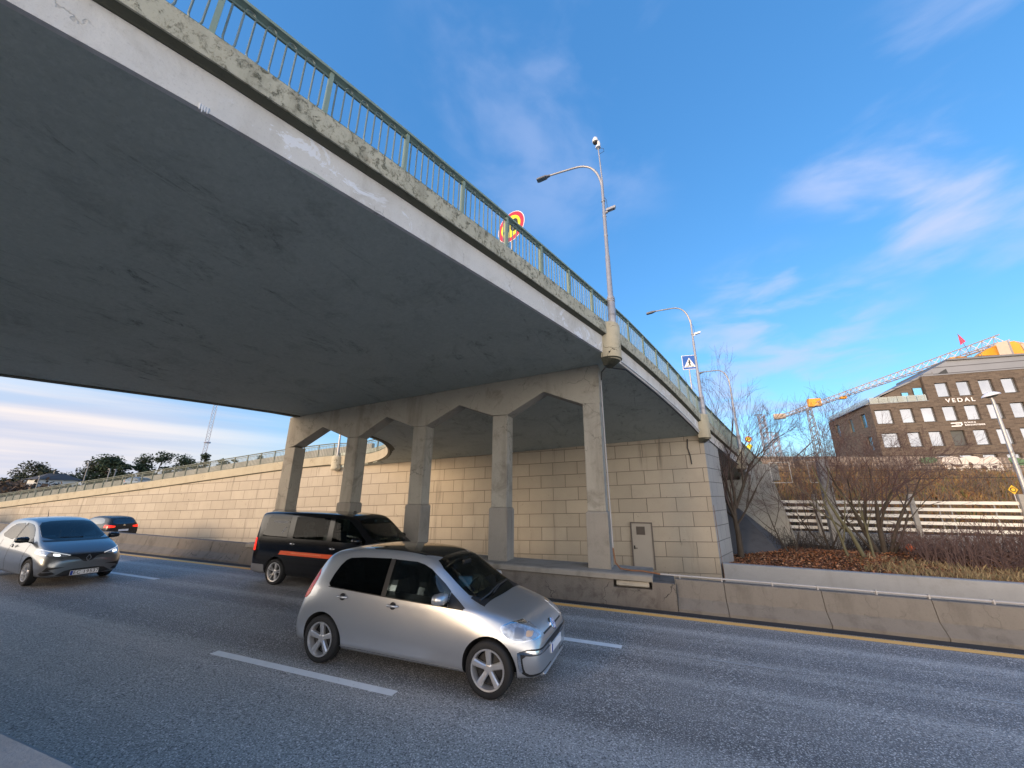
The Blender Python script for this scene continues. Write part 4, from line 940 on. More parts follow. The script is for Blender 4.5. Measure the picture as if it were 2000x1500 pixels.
for (y0, y1, z0, z1) in ((56.4, 57.5, 7.9, 9.5), (56.6, 57.75, 10.6, 12.25), (59.9, 60.9, 10.6, 12.25), (63.9, 65.1, 10.6, 12.25)):
    w_ = BP(MB().box(24.05, 24.2, y0, y1, z0, z0 + .06).box(24.05, 24.2, y0, y0 + .06, z0, z1).box(24.05, 24.2, y1 - .06, y1, z0, z1).box(24.05, 24.2, y0, y1, z1 - .06, z1), 'window', M['frame'])
    BP(MB().box(24.10, 24.13, y0 + .06, y1 - .06, z0 + .06, z1 - .06), 'pane', M['blueglass'], w_)
# set-back gable with terrace doors
gb_ = MB()
gpoly = [(23.95, 12.98), (25.5, 14.06), (29.25, 15.75), (29.25, 12.98)]
BP(MB().prism([(24.0, 12.99), (25.5, 13.92), (28.55, 15.45), (29.25, 15.72), (29.25, 12.99)], lambda u, v, d: (u, d, v), 55.42, 66), 'gable_wall', M['brick'])
BP(MB().prism([(23.8, 12.99), (25.45, 14.05), (29.5, 15.86), (29.5, 16.05), (25.4, 14.22), (23.6, 13.0)], lambda u, v, d: (u, d, v), 55.3, 66.3), 'roof_edge', M['zinc'])
for (a, b, z1) in ((28.35, 29.12, 14.60), (27.25, 27.8, 14.15), (26.0, 26.7, 13.6)):
    dd = BP(MB().box(a - .06, b + .06, 55.36, 55.41, 12.99, z1 + .06), 'terrace_door', M['frame']); BP(MB().box(a, b, 55.33, 55.355, 13.05, z1), 'pane', M['blueglass'], dd)
bal = Mat('balustrade_glass', .08, spec=.8); bal.color((.42, .46, .44)); bal.b.inputs['Alpha'].default_value = .55
for k in range(6): BP(MB().box(24.0 + k * .86, 24.82 + k * .86, 54.99, 55.01, 12.99, 13.75), 'glass_balustrade', bal.m)
for k in range(5): BP(MB().box(23.95, 23.97, 55.2 + k * 2.3, 57.4 + k * 2.3, 13.0, 13.8), 'glass_balustrade', bal.m)
BP(MB().box(23.85, 29.25, 54.95, 55.36, 12.981, 13.04).box(29.25, 60, 54.95, 55.4, 15.821, 15.93), 'coping', M['zinc'])
# zinc clad top storey
BP(MB().prism([(29.3, 15.95), (29.6, 16.2), (32.4, 17.7), (60, 17.15), (60, 15.95)], lambda u, v, d: (u, d, v), 55.9, 66), 'roof_storey', M['zinc'])
BP(MB().prism([(30.7, 15.95), (31.0, 16.1), (32.0, 16.72), (32.1, 15.95)], lambda u, v, d: (u, d, v), 55.8, 55.895), 'roof_recess', M['frame'])
BP(MB().prism([(32.3, 17.66), (60, 17.1), (60, 17.3), (32.3, 17.86)], lambda u, v, d: (u, d, v), 55.7, 66.2), 'roof_cap', M['lamp_grey'])
BP(MB().tube([(36.0, 56.5, 17.3), (35.6, 56.5, 19.0)], .03, 5), 'antenna', M['lamp_grey'])
BP(MB().box(29.6, 30.5, 55.3, 55.6, 15.95, 16.2).tube([(30.5, 55.4, 15.95), (30.5, 55.4, 16.35)], .05, 6), 'roof_vent', M['lamp_grey'])
ltm = plain('sign_lettering', (.80, .80, .82), .4, vary=.03)
L1 = text('VEDAL', .62, ltm, 'lettering', bld, Matrix.Translation(Vector((31.80, 54.94, 12.84)) - B0) @ Matrix.Rotation(R_(90), 4, 'X'), .03, spacing=1.42, bold=.008)
text('NORSKE', .22, ltm, 'lettering', bld, Matrix.Translation(Vector((31.52, 54.95, 10.36)) - B0) @ Matrix.Rotation(R_(90), 4, 'X'), .02, align='LEFT', spacing=1.15, bold=.006)
text('BÆRESYSTEMER', .22, ltm, 'lettering', bld, Matrix.Translation(Vector((31.52, 54.95, 10.10)) - B0) @ Matrix.Rotation(R_(90), 4, 'X'), .02, align='LEFT', spacing=1.05, bold=.006)
BP(MB().box(30.42, 31.34, 54.93, 54.98, 10.30, 10.42).box(31.22, 31.34, 54.93, 54.98, 10.1, 10.298).box(30.42, 31.218, 54.93, 54.98, 9.98, 10.098).box(30.8, 31.1, 54.93, 54.98, 10.17, 10.23), 'logo_sign', ltm)

# ================================================================== CRANE
M['crane_white'] = plain('crane_pale', (.55, .44, .36), .5); M['crane_orange'] = plain('crane_orange', (.80, .36, .03), .5)
ja = Vector((58, 86.6, 28.6)); jb = Vector((38.0, 144.5, 27.4)); cr_ = empty('tower_crane', (58, 86.6, 5), 'pale tower crane with orange parts, its jib reaching out behind the brick building', 'crane')
def CPb(mb, nm, mt): o = mb.build(nm, mt, cr_); o.data.transform(Matrix.Translation((-58, -86.6, -5))); return o
jd = (jb - ja); n_ = 34; sd = Vector((jd.y, -jd.x, 0)).normalized(); up_ = Vector((0, 0, 1)); j = MB()
def jp(t, a, b):
    h = lerp(1.0, .6, t); return ja + jd * t + sd * a * h * .7 + up_ * b * h * 1.5
for a, b in ((-1, 0), (1, 0), (0, 1)): j.tube([jp(0, a, b), jp(1, a, b)], .10, 4)
for k in range(n_):
    t0, t1, tm = k / n_, (k + 1) / n_, (k + .5) / n_
    for a in (-1, 1): j.tube([jp(t0, a, 0), jp(tm, 0, 1)], .05, 3); j.tube([jp(tm, 0, 1), jp(t1, a, 0)], .05, 3)
    j.tube([jp(t0, -1, 0), jp(t0, 1, 0)], .06, 3)
CPb(j, 'jib', M['crane_white'])
for t, s_ in ((.72, 1.5), (.56, .6), (.12, 1.2)):
    c = ja + jd * t; CPb(MB().box(c.x - s_, c.x + s_, c.y - .6, c.y + .6, c.z + (.0 if s_ > 1.3 else -.5), c.z + (2.2 if s_ > 1.3 else .1)), 'orange_box', M['crane_orange'])
c = ja + jd * .97; CPb(MB().box(c.x - 1.6, c.x + 1.6, c.y - .5, c.y + .5, c.z - .1, c.z + 1.5), 'end_ballast', M['crane_white'])
CPb(MB().tube([ja + Vector((0, 0, -23)), ja], .9, 4), 'tower', M['crane_white'])
CPb(MB().prism([(55.3, 27.0), (56.6, 28.0), (58.8, 29.0), (60.4, 29.1), (61.0, 28.4), (61.2, 26.6)], lambda u, v, d: (u, d, v), 88, 90), 'counterweight', M['crane_orange'])
cp = MB()
for k in range(9): cp.tube([(56.2 + .5 * k, 88.5, 27.8 + .17 * k), (56.2 + .5 * k, 88.5, 28.2 + .17 * k)], .05, 4)
cp.tube([(54.0, 88.5, 27.4), (60.4, 88.5, 29.6)], .06, 4); cp.tube([(60.6, 88.5, 29.0), (61.6, 88.5, 28.6), (61.9, 88.5, 26.8)], .3, 5)
CPb(cp, 'counter_jib_rail', M['crane_white'])
CPb(MB().tube([(54.4, 88, 27), (53.6, 88, 31.4)], .05, 5), 'flag_pole', M['lamp_grey'])
CPb(MB().add([(53.62, 88, 31.5), (54.35, 88, 29.9), (53.5, 88, 29.3), (53.64, 88.05, 31.5), (54.35, 88.05, 29.9), (53.5, 88.05, 29.3)], [(0, 1, 2), (5, 4, 3), (0, 3, 4, 1), (1, 4, 5, 2), (2, 5, 3, 0)]), 'flag', plain('flag_red', (.6, .04, .12), .6))

# ================================================================== BARE TREES
M['bark'] = plain('dark_bark', (.055, .045, .036), .9, vary=.4, scale=6, bump=.6)
M['bark_green'] = plain('mossy_bark', (.105, .10, .06), .9, vary=.4, scale=6, bump=.6)
M['twig'] = plain('twig_bark', (.10, .07, .065), .9, vary=.3); M['twig_red'] = plain('reddish_twigs', (.085, .05, .048), .9, vary=.3)
def grow(rng, trunk, twigs, p, d, L_, r, depth, up=.12, spread=.55, kids=(2, 4), wig=.22, maxd=6):
    n = 4 if depth < 2 else 3; pts = [p.copy()]; rs = [r]; d = d.normalized()
    for k in range(n):
        d = (d + Vector((rng.uniform(-wig, wig), rng.uniform(-wig, wig), rng.uniform(-wig, wig) + up)) * .6).normalized()
        p = p + d * L_ / n; pts.append(p.copy()); rs.append(r * (1 - .42 * (k + 1) / n))
    (trunk if depth < 2 else twigs).tube(pts, rs, 7 if depth < 2 else (4 if depth < 4 else 3), caps=False)
    if depth >= maxd or L_ < .10: return
    nk = rng.randint(*kids)
    for k in range(nk):
        t = rng.uniform(.35, 1.0) if k else 1.0; i = min(len(pts) - 2, int(t * n)); q = pts[i].lerp(pts[i + 1], t * n - i) if t < 1 else pts[-1]
        ax = d.orthogonal().normalized(); ax.rotate(Matrix.Rotation(rng.uniform(0, 6.283), 3, d)); nd = (d + ax * rng.uniform(spread * .5, spread * 1.4)).normalized()
        grow(rng, trunk, twigs, q, nd, L_ * rng.uniform(.58, .84), max(.0035, rs[min(i + 1, n)] * rng.uniform(.55, .75)), depth + 1, up, spread, kids, wig, maxd)
def bare_tree(name, label, loc, stems, seed, bark, tw, group, **kw):
    rng = random.Random(seed); root = empty(name, loc, label, 'tree' if 'tree' in name else 'bush', group); tr = MB(); tg = MB()
    for (off, dr, L_, r) in stems: grow(rng, tr, tg, Vector(off), Vector(dr), L_, r, 0, **kw)
    if tr.v: tr.build('trunk', bark, root, 60)
    tg.build('branches', tw, root); return root
G1 = 'bare trees on the bank'
bare_tree('bare_tree', 'bare tree with spreading pale twigs standing at the corner of the masonry wall', (3.05, 20.2, -.35),
          [((0, 0, 0), (.05, 0, 1), 2.3, .14), ((.04, 0, 2.1), (-.50, 0, 1), 1.9, .07), ((.08, 0, 2.2), (.45, .1, 1), 2.1, .075), ((.03, 0, 1.5), (.75, 0, .8), 1.7, .045), ((.03, 0, 1.7), (-.7, 0, .9), 1.5, .045), ((.1, 0, 2.3), (.1, .1, 1), 2.3, .07)], 11, M['bark'], M['twig'], G1, up=.12, spread=.48, kids=(3, 4), maxd=5)
bare_tree('bare_tree', 'leaning thin bare tree with two mossy stems, left of the dark multi-stemmed tree', (6.75, 19.6, -.3),
          [((0, 0, 0), (-.30, 0, 1), 2.5, .055), ((.55, .1, 0), (-.35, .05, 1), 2.6, .085), ((.72, 0, 0), (-.05, .05, 1), 2.2, .05)], 5, M['bark_green'], M['twig'], G1, up=.06, spread=.6, kids=(2, 4), maxd=6)
bare_tree('bare_tree', 'dark multi-stemmed bare tree in front of the white board fence', (8.35, 21.3, -.1),
          [((0, 0, 0), (-.30, 0, 1), 2.3, .11), ((.12, 0, 0), (.0, .1, 1), 2.2, .12), ((.25, .1, 0), (.30, 0, 1), 2.2, .09), ((-.1, .1, 0), (-.6, .1, 1), 2.0, .06), ((.3, .1, 0), (.75, .0, 1), 2.1, .06)], 21, M['bark'], M['twig_red'], G1, up=.06, spread=.66, kids=(2, 4), maxd=6)
bare_tree('bare_tree', 'slender bare sapling growing between the corner tree and the leaning stems', (5.1, 21.0, -.2),
          [((0, 0, 0), (-.45, 0, 1), 1.9, .035), ((.1, 0, 0), (.35, .1, 1), 1.6, .03)], 33, M['bark'], M['twig'], G1, up=.02, spread=.6, kids=(3, 4), maxd=4)
bare_tree('bare_tree', 'low bare shrub-like tree leaning over the bank beside the overhead line mast', (7.1, 23.3, 0),
          [((0, 0, 0), (-.7, 0, 1), 1.8, .04), ((.1, 0, 0), (-.1, .1, 1), 2.0, .05), ((.2, 0, 0), (.6, 0, 1), 1.8, .04)], 41, M['bark'], M['twig_red'], G1, up=.08, spread=.6, kids=(3, 4), maxd=5)

for k, (x, y, sd_) in enumerate([(-4.5, -13, 51), (6.0, -16, 52), (-15, -15, 53)]):
    bare_tree('bare_tree', ['bare roadside tree behind the viewer, mirrored in the side window of the silver car', 'bare roadside tree behind the viewer, right of the mirrored one', 'bare roadside tree behind the viewer, beyond the near end of the bridge'][k], (x, y, 0.8), [((0, 0, 0), (.05, 0, 1), 2.6, .2), ((.1, 0, 0), (.5, .1, 1), 2.2, .13)], sd_, M['bark'], M['bark'], 'bare roadside trees behind the viewer', up=.12, spread=.6, kids=(3, 4), maxd=4)
# bramble thicket, leaf litter, dry grass
def arcs(name, n, xr, yr, zf, hr, mat, rad, seed, kind='stuff', bend=1.0):
    rng = random.Random(seed); mb = MB()
    for _ in range(n):
        x = rng.uniform(*xr); y = rng.uniform(*yr); z = zf(x, y); h = rng.uniform(*hr) * (.35 + 1.3 * max(0, .5 + .9 * noise.noise(Vector((x * .8, y * .8, seed))))); a = rng.uniform(0, 6.283); l = rng.uniform(.3, 1.1) * bend
        dx, dy = math.cos(a) * l, math.sin(a) * l * .7; p = Vector((x, y, z - .03))
        mb.tube([p, p + Vector((dx * .25, dy * .25, h * .7)), p + Vector((dx * .65, dy * .65, h)), p + Vector((dx, dy, h * rng.uniform(.5, .95)))], [rad, rad * .8, rad * .6, rad * .35], 3, caps=False)
    o = mb.build(name, mat); return tag(o, kind=kind)
tag(arcs('bramble_thicket', 2600, (8.9, 20), (19.3, 22.6), bank_z, (.35, 1.05), plain('bramble_canes', (.085, .055, .052), .9, vary=.4), .011, 3), 'tangle of dark leafless bramble canes on the bank below the white fence', 'brambles')
tag(arcs('undergrowth', 420, (4.8, 9.5), (21, 25.5), bank_z, (.2, .9), plain('dark_canes', (.035, .03, .028), .9, vary=.4), .011, 4), 'dark leafless undergrowth at the foot of the bare trees', 'undergrowth')
tag(arcs('slope_brush', 4200, (4, 42), (28, 44.6), slope_z, (.25, .95), plain('rusty_brush', (.24, .15, .075), .95, vary=.6, scale=.35), .022, 6), 'rust brown dry scrub covering the slope below the ribbed wall', 'scrub')
tag(arcs('slope_scrub', 3000, (2, 24), (27.5, 44), slope_z, (.3, 1.3), plain('grey_brush', (.13, .10, .08), .95, vary=.5, scale=.3), .02, 8), 'greyish leafless scrub on the left part of the brown slope', 'scrub')
def blades(name, n, xr, yr, zf, hr, wr, mats_, seed, flat=0.0, dens=None):
    rng = random.Random(seed); obs = []
    vs_ = [[] for _ in mats_]; fs_ = [[] for _ in mats_]
    for _ in range(n):
        x = rng.uniform(*xr); y = rng.uniform(*yr)
        if dens and rng.random() > dens(x, y): continue
        k = rng.randrange(len(mats_)); z = zf(x, y); a = rng.uniform(0, 6.283); v = vs_[k]; f = fs_[k]; o = len(v)
        if flat:
            s_ = rng.uniform(*wr); t1 = Vector((math.cos(a), math.sin(a), rng.uniform(-.5, .6))) * s_; t2 = Vector((-math.sin(a), math.cos(a), rng.uniform(-.5, .6))) * s_ * .6; c = Vector((x, y, z + rng.uniform(.0, .05)))
            v += [tuple(c - t1), tuple(c + t2 + Vector((0, 0, s_ * .3))), tuple(c + t1), tuple(c - t2)]; f.append((o, o + 1, o + 2, o + 3))
        else:
            h = rng.uniform(*hr); w_ = rng.uniform(*wr); c = Vector((x, y, z - .01)); s_ = Vector((math.cos(a), math.sin(a), 0)) * w_; b = Vector((rng.uniform(-.5, .5), rng.uniform(-.5, .5), 0)) * h
            v += [tuple(c - s_), tuple(c + s_), tuple(c + b * .4 + s_ * .6 + Vector((0, 0, h * .6))), tuple(c + b + Vector((0, 0, h)))]; f.append((o, o + 1, o + 2, o + 3))
    me_ = bpy.data.meshes.new(name); V = []; F = []; mi = []
    for k in range(len(mats_)):
        off = len(V); V += vs_[k]; F += [tuple(i + off for i in q) for q in fs_[k]]; mi += [k] * len(fs_[k]); me_.materials.append(mats_[k])
    me_.from_pydata(V, [], F); me_.polygons.foreach_set('material_index', mi); me_.update()
    o = bpy.data.objects.new(name, me_); COL.objects.link(o); return tag(o, kind='stuff')
lm = [plain('leaf_orange', (.36, .14, .055), .8), plain('leaf_brown', (.15, .065, .035), .8), plain('leaf_tan', (.42, .23, .12), .8), plain('leaf_dark', (.06, .033, .022), .9)]
tag(blades('leaf_litter', 34000, (2.3, 14), (17.3, 24.5), bank_z, (0, 0), (.02, .055), lm, 9, flat=1, dens=lambda x, y: 1.0 if x < 8 else .35), 'carpet of fallen reddish brown leaves on the bank', 'leaves')
gm_ = [plain('grass_straw', (.30, .24, .14), .9), plain('grass_olive', (.15, .135, .075), .9), plain('grass_brown', (.17, .115, .07), .9)]
tag(blades('dry_grass', 16000, (6.2, 16), (17.3, 19.6), bank_z, (.06, .26), (.006, .014), gm_, 10, dens=lambda x, y: min(1, (x - 6) / 3) * (1.0 if y < 18.4 else .4) * (1 if noise.noise(Vector((x * 1.1, y * 1.4, 3))) > -.12 else .12)), 'strip of straw coloured dry grass along the top of the low wall', 'grass')
tag(blades('slope_grass', 26000, (6, 42), (29, 44.6), slope_z, (.2, .6), (.02, .045), [plain('tawny', (.34, .22, .08), .95), plain('rust', (.30, .13, .05), .95), plain('olive_grass', (.17, .17, .06), .95)], 12, dens=lambda x, y: min(1, (x - 5) / 14)), 'tawny dry grass on the upper slope', 'grass')
tag(MB().lathe([(.02, -.14), (.10, -.1), (.14, 0), (.1, .1), (.02, .14)], 12, Matrix.Translation((9.25, 21.1, .42))).build('orange_buoy_light', plain('orange_plastic', (.75, .16, .05), .5), smooth=60), 'small round orange thing lying among the brambles below the fence', 'ball')

# ================================================================== FAR LEFT: pines, house, radio mast, poles
M['needles'] = plain('pine_needles', (.030, .052, .028), .9, vary=.5, scale=.5); M['needles2'] = plain('dark_foliage', (.045, .055, .035), .9, vary=.5, scale=.5)
M['ptrunk'] = plain('pine_trunk', (.12, .08, .055), .9)
def pine(loc, H, Wd, label, seed, dense=1.0, lean=0.0, mat='needles', cr0=.35, flat=.45):
    rng = random.Random(seed); root = empty('pine_tree', loc, label, 'tree', 'pine trees on the far left skyline'); tr = MB(); top = Vector((lean * H, 0, H))
    tr.tube([(0, 0, 0), (lean * H * .35, 0, H * .45), tuple(top * .97)], [.22 + H * .01, .17, .05], 6)
    V = []; F = []
    nc = int(24 * dense); cr0 = max(cr0, .18)
    for k in range(nc):
        t = rng.uniform(cr0, 1.0); hw = Wd * .42 * (math.sin(math.pi * min(1, (1.03 - t) / (1.03 - cr0) * .80 + .05)) ** .8)
        a = rng.uniform(0, 6.283); r = hw * rng.uniform(.0, 1.0); c = Vector((lean * H * t + math.cos(a) * r, math.sin(a) * r, H * t))
        tr.tube([Vector((lean * H * t, 0, H * t - .5)), c], [.07, .03], 4)
        R1 = Wd * rng.uniform(.10, .19)
        for _ in range(int(95 * dense)):
            u = Vector((rng.gauss(0, 1), rng.gauss(0, 1), rng.gauss(0, 1))).normalized() * (rng.random() ** .4)
            q = c + Vector((u.x * R1 * 1.25, u.y * R1 * 1.25, u.z * R1 * flat * 1.7)); s_ = rng.uniform(.10, .26); e1 = Vector((rng.uniform(-1, 1), rng.uniform(-1, 1), rng.uniform(-.6, .6))).normalized() * s_; e2 = Vector((rng.uniform(-1, 1), rng.uniform(-1, 1), rng.uniform(-.6, .6))).normalized() * s_
            o = len(V); V += [tuple(q - e1), tuple(q + e2), tuple(q + e1), tuple(q - e2)]; F.append((o, o + 1, o + 2, o + 3))
    tr.build('trunk', M['ptrunk'], root); MB().add(V, F).build('crown', M[mat], root)
def at_d(px, py, d):   # point seen at photo pixel px,py at horizontal distance d
    v = cf + cr * ((px - 1000) / 747.16) + cu * ((750 - py) / 747.16); t = d / math.hypot(v.x, v.y); return Vector((0, 0, CAM_H)) + v * t
pin = [(18, 942, 118, 9, 'lowest broad dark tree at the left edge of the skyline', 1.2, .0, 'needles2', .1), (72, 905, 112, 8.5, 'loose crowned pine left of the white house', .9, .10, 'needles2', .35),
       (100, 912, 108, 6, 'small thin pine just behind the white house', .7, .12, 'needles2', .3),
       (182, 903, 112, 7, 'thin loose pine left of the two biggest pines', .8, .05, 'needles2', .35), (215, 898, 110, 9.5, 'big broad dense pine, second right of the white house', 1.5, .02, 'needles', .2), (238, 905, 108, 6.5, 'pine leaning against the right side of the biggest pine', 1.1, .06, 'needles', .2),
       (284, 891, 110, 6.8, 'wind-bent pine left of the tallest wind-bent one', 1.0, .16, 'needles', .25), (322, 884, 110, 7.2, 'tallest wind-bent pine on the skyline', 1.0, .22, 'needles', .2),
       (366, 893, 108, 8, 'broad pine between the tallest wind-bent pine and the radio mast', 1.0, .10, 'needles', .3), (403, 887, 106, 5, 'narrow pine at the foot of the radio mast', .8, .08, 'needles', .35),
       (440, 900, 104, 6, 'low pine right of the radio mast', .8, .0, 'needles', .2), (466, 896, 104, 5, 'low pine with a flat top seen through the ramp railing', .8, .05, 'needles', .3), (508, 893, 108, 4, 'farthest right small pine behind the ramp railing', .6, .0, 'needles', .4)]
for k, (px, py, d, wd_, lb, de, ln, mt, c0) in enumerate(pin):
    tp = at_d(px, py, d); b = Vector((tp.x, tp.y, hz(tp.x, tp.y) - .3)); H = tp.z - b.z; b.x -= ln * H * .9
    pine(b, H, wd_ * .92, lb, 100 + k, de * 1.2, ln, mt, c0 * .4)
# low bushes filling the skyline foot
rng = random.Random(5); V = []; F = []
for k in range(160):
    px = rng.uniform(-40, 300); tp = at_d(px, 950, rng.uniform(95, 104)); zc = lerp(4.6, 3.6, min(1, abs(px - 30) / 100)) * rng.uniform(.55, 1.15); c = Vector((tp.x, tp.y, zc * .6))
    for _ in range(120):
        u = Vector((rng.gauss(0, 1), rng.gauss(0, 1), rng.gauss(0, .8))); q = c + Vector((u.x * 1.0, u.y * 1.0, u.z * .8)); s_ = .26; e1 = Vector((rng.uniform(-1, 1), rng.uniform(-1, 1), rng.uniform(-1, 1))) * s_; e2 = Vector((rng.uniform(-1, 1), rng.uniform(-1, 1), rng.uniform(-1, 1))) * s_
        o = len(V); V += [tuple(q - e1), tuple(q + e2), tuple(q + e1), tuple(q - e2)]; F.append((o, o + 1, o + 2, o + 3))
tag(MB().add(V, F).build('distant_wood', plain('winter_wood', (.085, .060, .045), .95, vary=.6, scale=.12)), 'low brownish winter wood along the far left skyline', 'wood', kind='stuff')
hs_ = empty('white_house', (-93.6, 34.9, 0), 'pale house with a dark hipped roof among the trees on the far left', 'house')
MB().box(-1.6, 1.9, -2.4, 2.2, -1, 4.75).build('wall', plain('house_white', (.50, .52, .54), .7), hs_)
MB().add([(-2.0, -2.9, 4.7), (2.3, -2.9, 4.7), (2.3, 2.7, 4.7), (-2.0, 2.7, 4.7), (-.2, -.8, 5.75), (.4, .8, 5.75)], [(0, 1, 4), (1, 2, 5, 4), (2, 3, 5), (3, 0, 4, 5), (3, 2, 1, 0)]).build('roof', plain('roof_dark', (.05, .05, .055), .8), hs_)
for yy in (-1.6, -.2, 1.1): MB().box(1.9, 1.93, yy - .35, yy + .35, 3.2, 4.1).build('window', M['frame'], hs_)
MB().box(-.1, .3, -.4, 0, 5.4, 6.2).build('chimney', M['frame'], hs_)
rm = empty('radio_mast', (-171.0, 103.6, -1), 'tall thin guyed lattice radio mast rising behind the pines', 'mast')
t = MB(); Hh = 62
for k in range(3):
    a = k * 2.094; t.tube([(math.cos(a) * .8, math.sin(a) * .8, 0), (math.cos(a) * .8, math.sin(a) * .8, Hh)], .11, 4)
for k in range(52):
    z = k * 1.2
    for q in range(3): a, b = q * 2.094, (q + 1) * 2.094; t.tube([(math.cos(a) * .8, math.sin(a) * .8, z), (math.cos(b) * .8, math.sin(b) * .8, z + 1.2)], .06, 3)
t.lathe([(.9, 24.2), (1.3, 24.4), (.9, 24.8)], 8)
t.build('lattice', plain('mast_paint', (.40, .40, .45), .6), rm)
for k, (px, py0, py1, d, lb) in enumerate([(66, 965, 930, 78, 'grey lamp pole left of the white house, above the ramp railing'), (205, 950, 916, 62, 'left one of two short poles above the middle of the ramp railing'), (217, 950, 917, 62, 'right one of two short poles above the middle of the ramp railing'), (166, 930, 905, 68, 'faint thin pole in front of the loose pine')]):
    a = at_d(px, py0, d); b = at_d(px + (py0 - py1) * .22, py1, d); po = empty('lamp_pole', (a.x, a.y, a.z - 2.5), lb, 'pole', 'poles beyond the ramp')
    MB().tube([(0, 0, 0), (0, 0, b.z - a.z + 2.5)], .06, 6).build('pole', M['lamp_grey'], po)
    MB().box(-.3, .05, -.06, .06, b.z - a.z + 2.45, b.z - a.z + 2.55).build('lamp_head', M['lamp_grey'], po)
# lamp pole on the ramp corbel seen under the bridge
b = pc + sdc * .12 + Vector((0, 0, .52)); po = empty('street_lamp', b, 'slim lamp pole on the rounded corbel of the ramp, seen between the first two columns', 'street lamp')
MB().tube([(0, 0, 0), (0, 0, 1.5), (0, 0, 5.5)], [.06, .055, .035], 10).build('pole', M['galv'], po, 40)
MB().tube(bez((0, 0, 5.4), (-.1, 0, 6.0), (-1.2, .6, 6.1), 8), .03, 8).build('arm', M['galv'], po, 40)
MB().box(-1.6, -1.2, .5, .7, 6.04, 6.12).build('lamp_head', M['lamp_grey'], po)
# ================================================================== VEHICLES
def paint(name, c, metallic=.75, rough=.3):
    m = Mat(name, rough, metallic, .5); m.color(m.mix(m.noise(2.5, 5), tuple(x * .93 for x in c), c)); m.b.inputs['Coat Weight'].default_value = .9 if c[0] > .05 else .0; m.b.inputs['Coat Roughness'].default_value = .06
    d = m.noise(14, 5, .7); m.rough(m.mix(d, (rough * .85,) * 3, (rough * 1.25,) * 3)); return m.m
M['silver'] = paint('silver_paint', (.50, .515, .54)); M['silver_blue'] = paint('steel_grey_paint', (.20, .215, .23)); M['black_paint'] = paint('black_paint', (.004, .004, .005), .0, .10)
M['dark_paint'] = paint('dark_grey_paint', (.02, .025, .03), .3, .25); M['blue_paint'] = paint('pale_blue_paint', (.12, .17, .24), .5, .3)
def see_glass(name, tint, ior=1.5):
    m = bpy.data.materials.new(name); m.use_nodes = True; t = m.node_tree; t.nodes.clear()
    o = t.nodes.new('ShaderNodeOutputMaterial'); mx = t.nodes.new('ShaderNodeMixShader'); fr_ = t.nodes.new('ShaderNodeFresnel'); fr_.inputs[0].default_value = ior
    tr = t.nodes.new('ShaderNodeBsdfTransparent'); tr.inputs[0].default_value = rgb(*tint); gl = t.nodes.new('ShaderNodeBsdfGlossy'); gl.inputs['Roughness'].default_value = .015
    t.links.new(fr_.outputs[0], mx.inputs[0]); t.links.new(tr.outputs[0], mx.inputs[1]); t.links.new(gl.outputs[0], mx.inputs[2]); t.links.new(mx.outputs[0], o.inputs[0]); return m
def glassm(name, c, rough=.02): m = Mat(name, rough, 0, .9); m.color(c); m.b.inputs['IOR'].default_value = 1.7; return m.m
M['dark_glass'] = glassm('dark_tinted_glass', (.004, .004, .005)); M['screen_glass'] = see_glass('windscreen_glass', (.62, .68, .66), 1.6); M['roof_reflection'] = glassm('dark_roof_reflection', (.004, .004, .005)); M['privacy_glass'] = see_glass('privacy_glass', (.10, .10, .11)); M['van_clear'] = see_glass('van_clear_glass', (.55, .60, .58), 1.22); M['clear_glass'] = see_glass('clear_side_glass', (.50, .55, .55), 1.7); M['side_glass'] = glassm('side_window_glass', (.012, .016, .018)); M['side_glass'].node_tree.nodes['Principled BSDF'].inputs['IOR'].default_value = 2.0
M['tyre'] = plain('tyre_rubber', (.013, .013, .014), .8, vary=.3, bump=.3); M['alloy'] = plain('alloy_rim', (.55, .55, .56), .3, .7, vary=.05); M['chrome'] = plain('chrome', (.7, .7, .72), .12, 1.0, vary=.03)
M['red_lens'] = emit('red_tail_lens', (1, .03, .01), .25, (.6, .01, .01)); M['red_lens_off'] = plain('red_lens', (.55, .012, .01), .2, vary=.05)
M['lamp_glass'] = plain('headlamp_glass', (.40, .43, .48), .08, .6, vary=.75, scale=26); M['led'] = emit('led_light', (.95, 1.0, 1.0), 0.30); M['led_dim'] = emit('led_daylight', (.95, 1.0, 1.0), 0.06); M['lamp_bowl'] = plain('lamp_bowl', (.22, .24, .28), .15, .5); M['van_glass'] = glassm('van_glass', (.006, .007, .007)); M['van_glass'].node_tree.nodes['Principled BSDF'].inputs['IOR'].default_value = 1.2; M['van_glass'].node_tree.nodes['Principled BSDF'].inputs['Specular IOR Level'].default_value = .35; M['amber'] = plain('amber_lens', (.50, .36, .26), .2)
M['pale_orange'] = plain('faded_orange_print', (.80, .20, .08), .5, vary=.2, scale=30); M['plate_blue'] = plain('plate_blue', (.02, .06, .35), .5); M['orange_film'] = plain('orange_film', (.75, .085, .012), .4, vary=.05); M['inner'] = plain('interior_dark', (.02, .02, .02), .9)

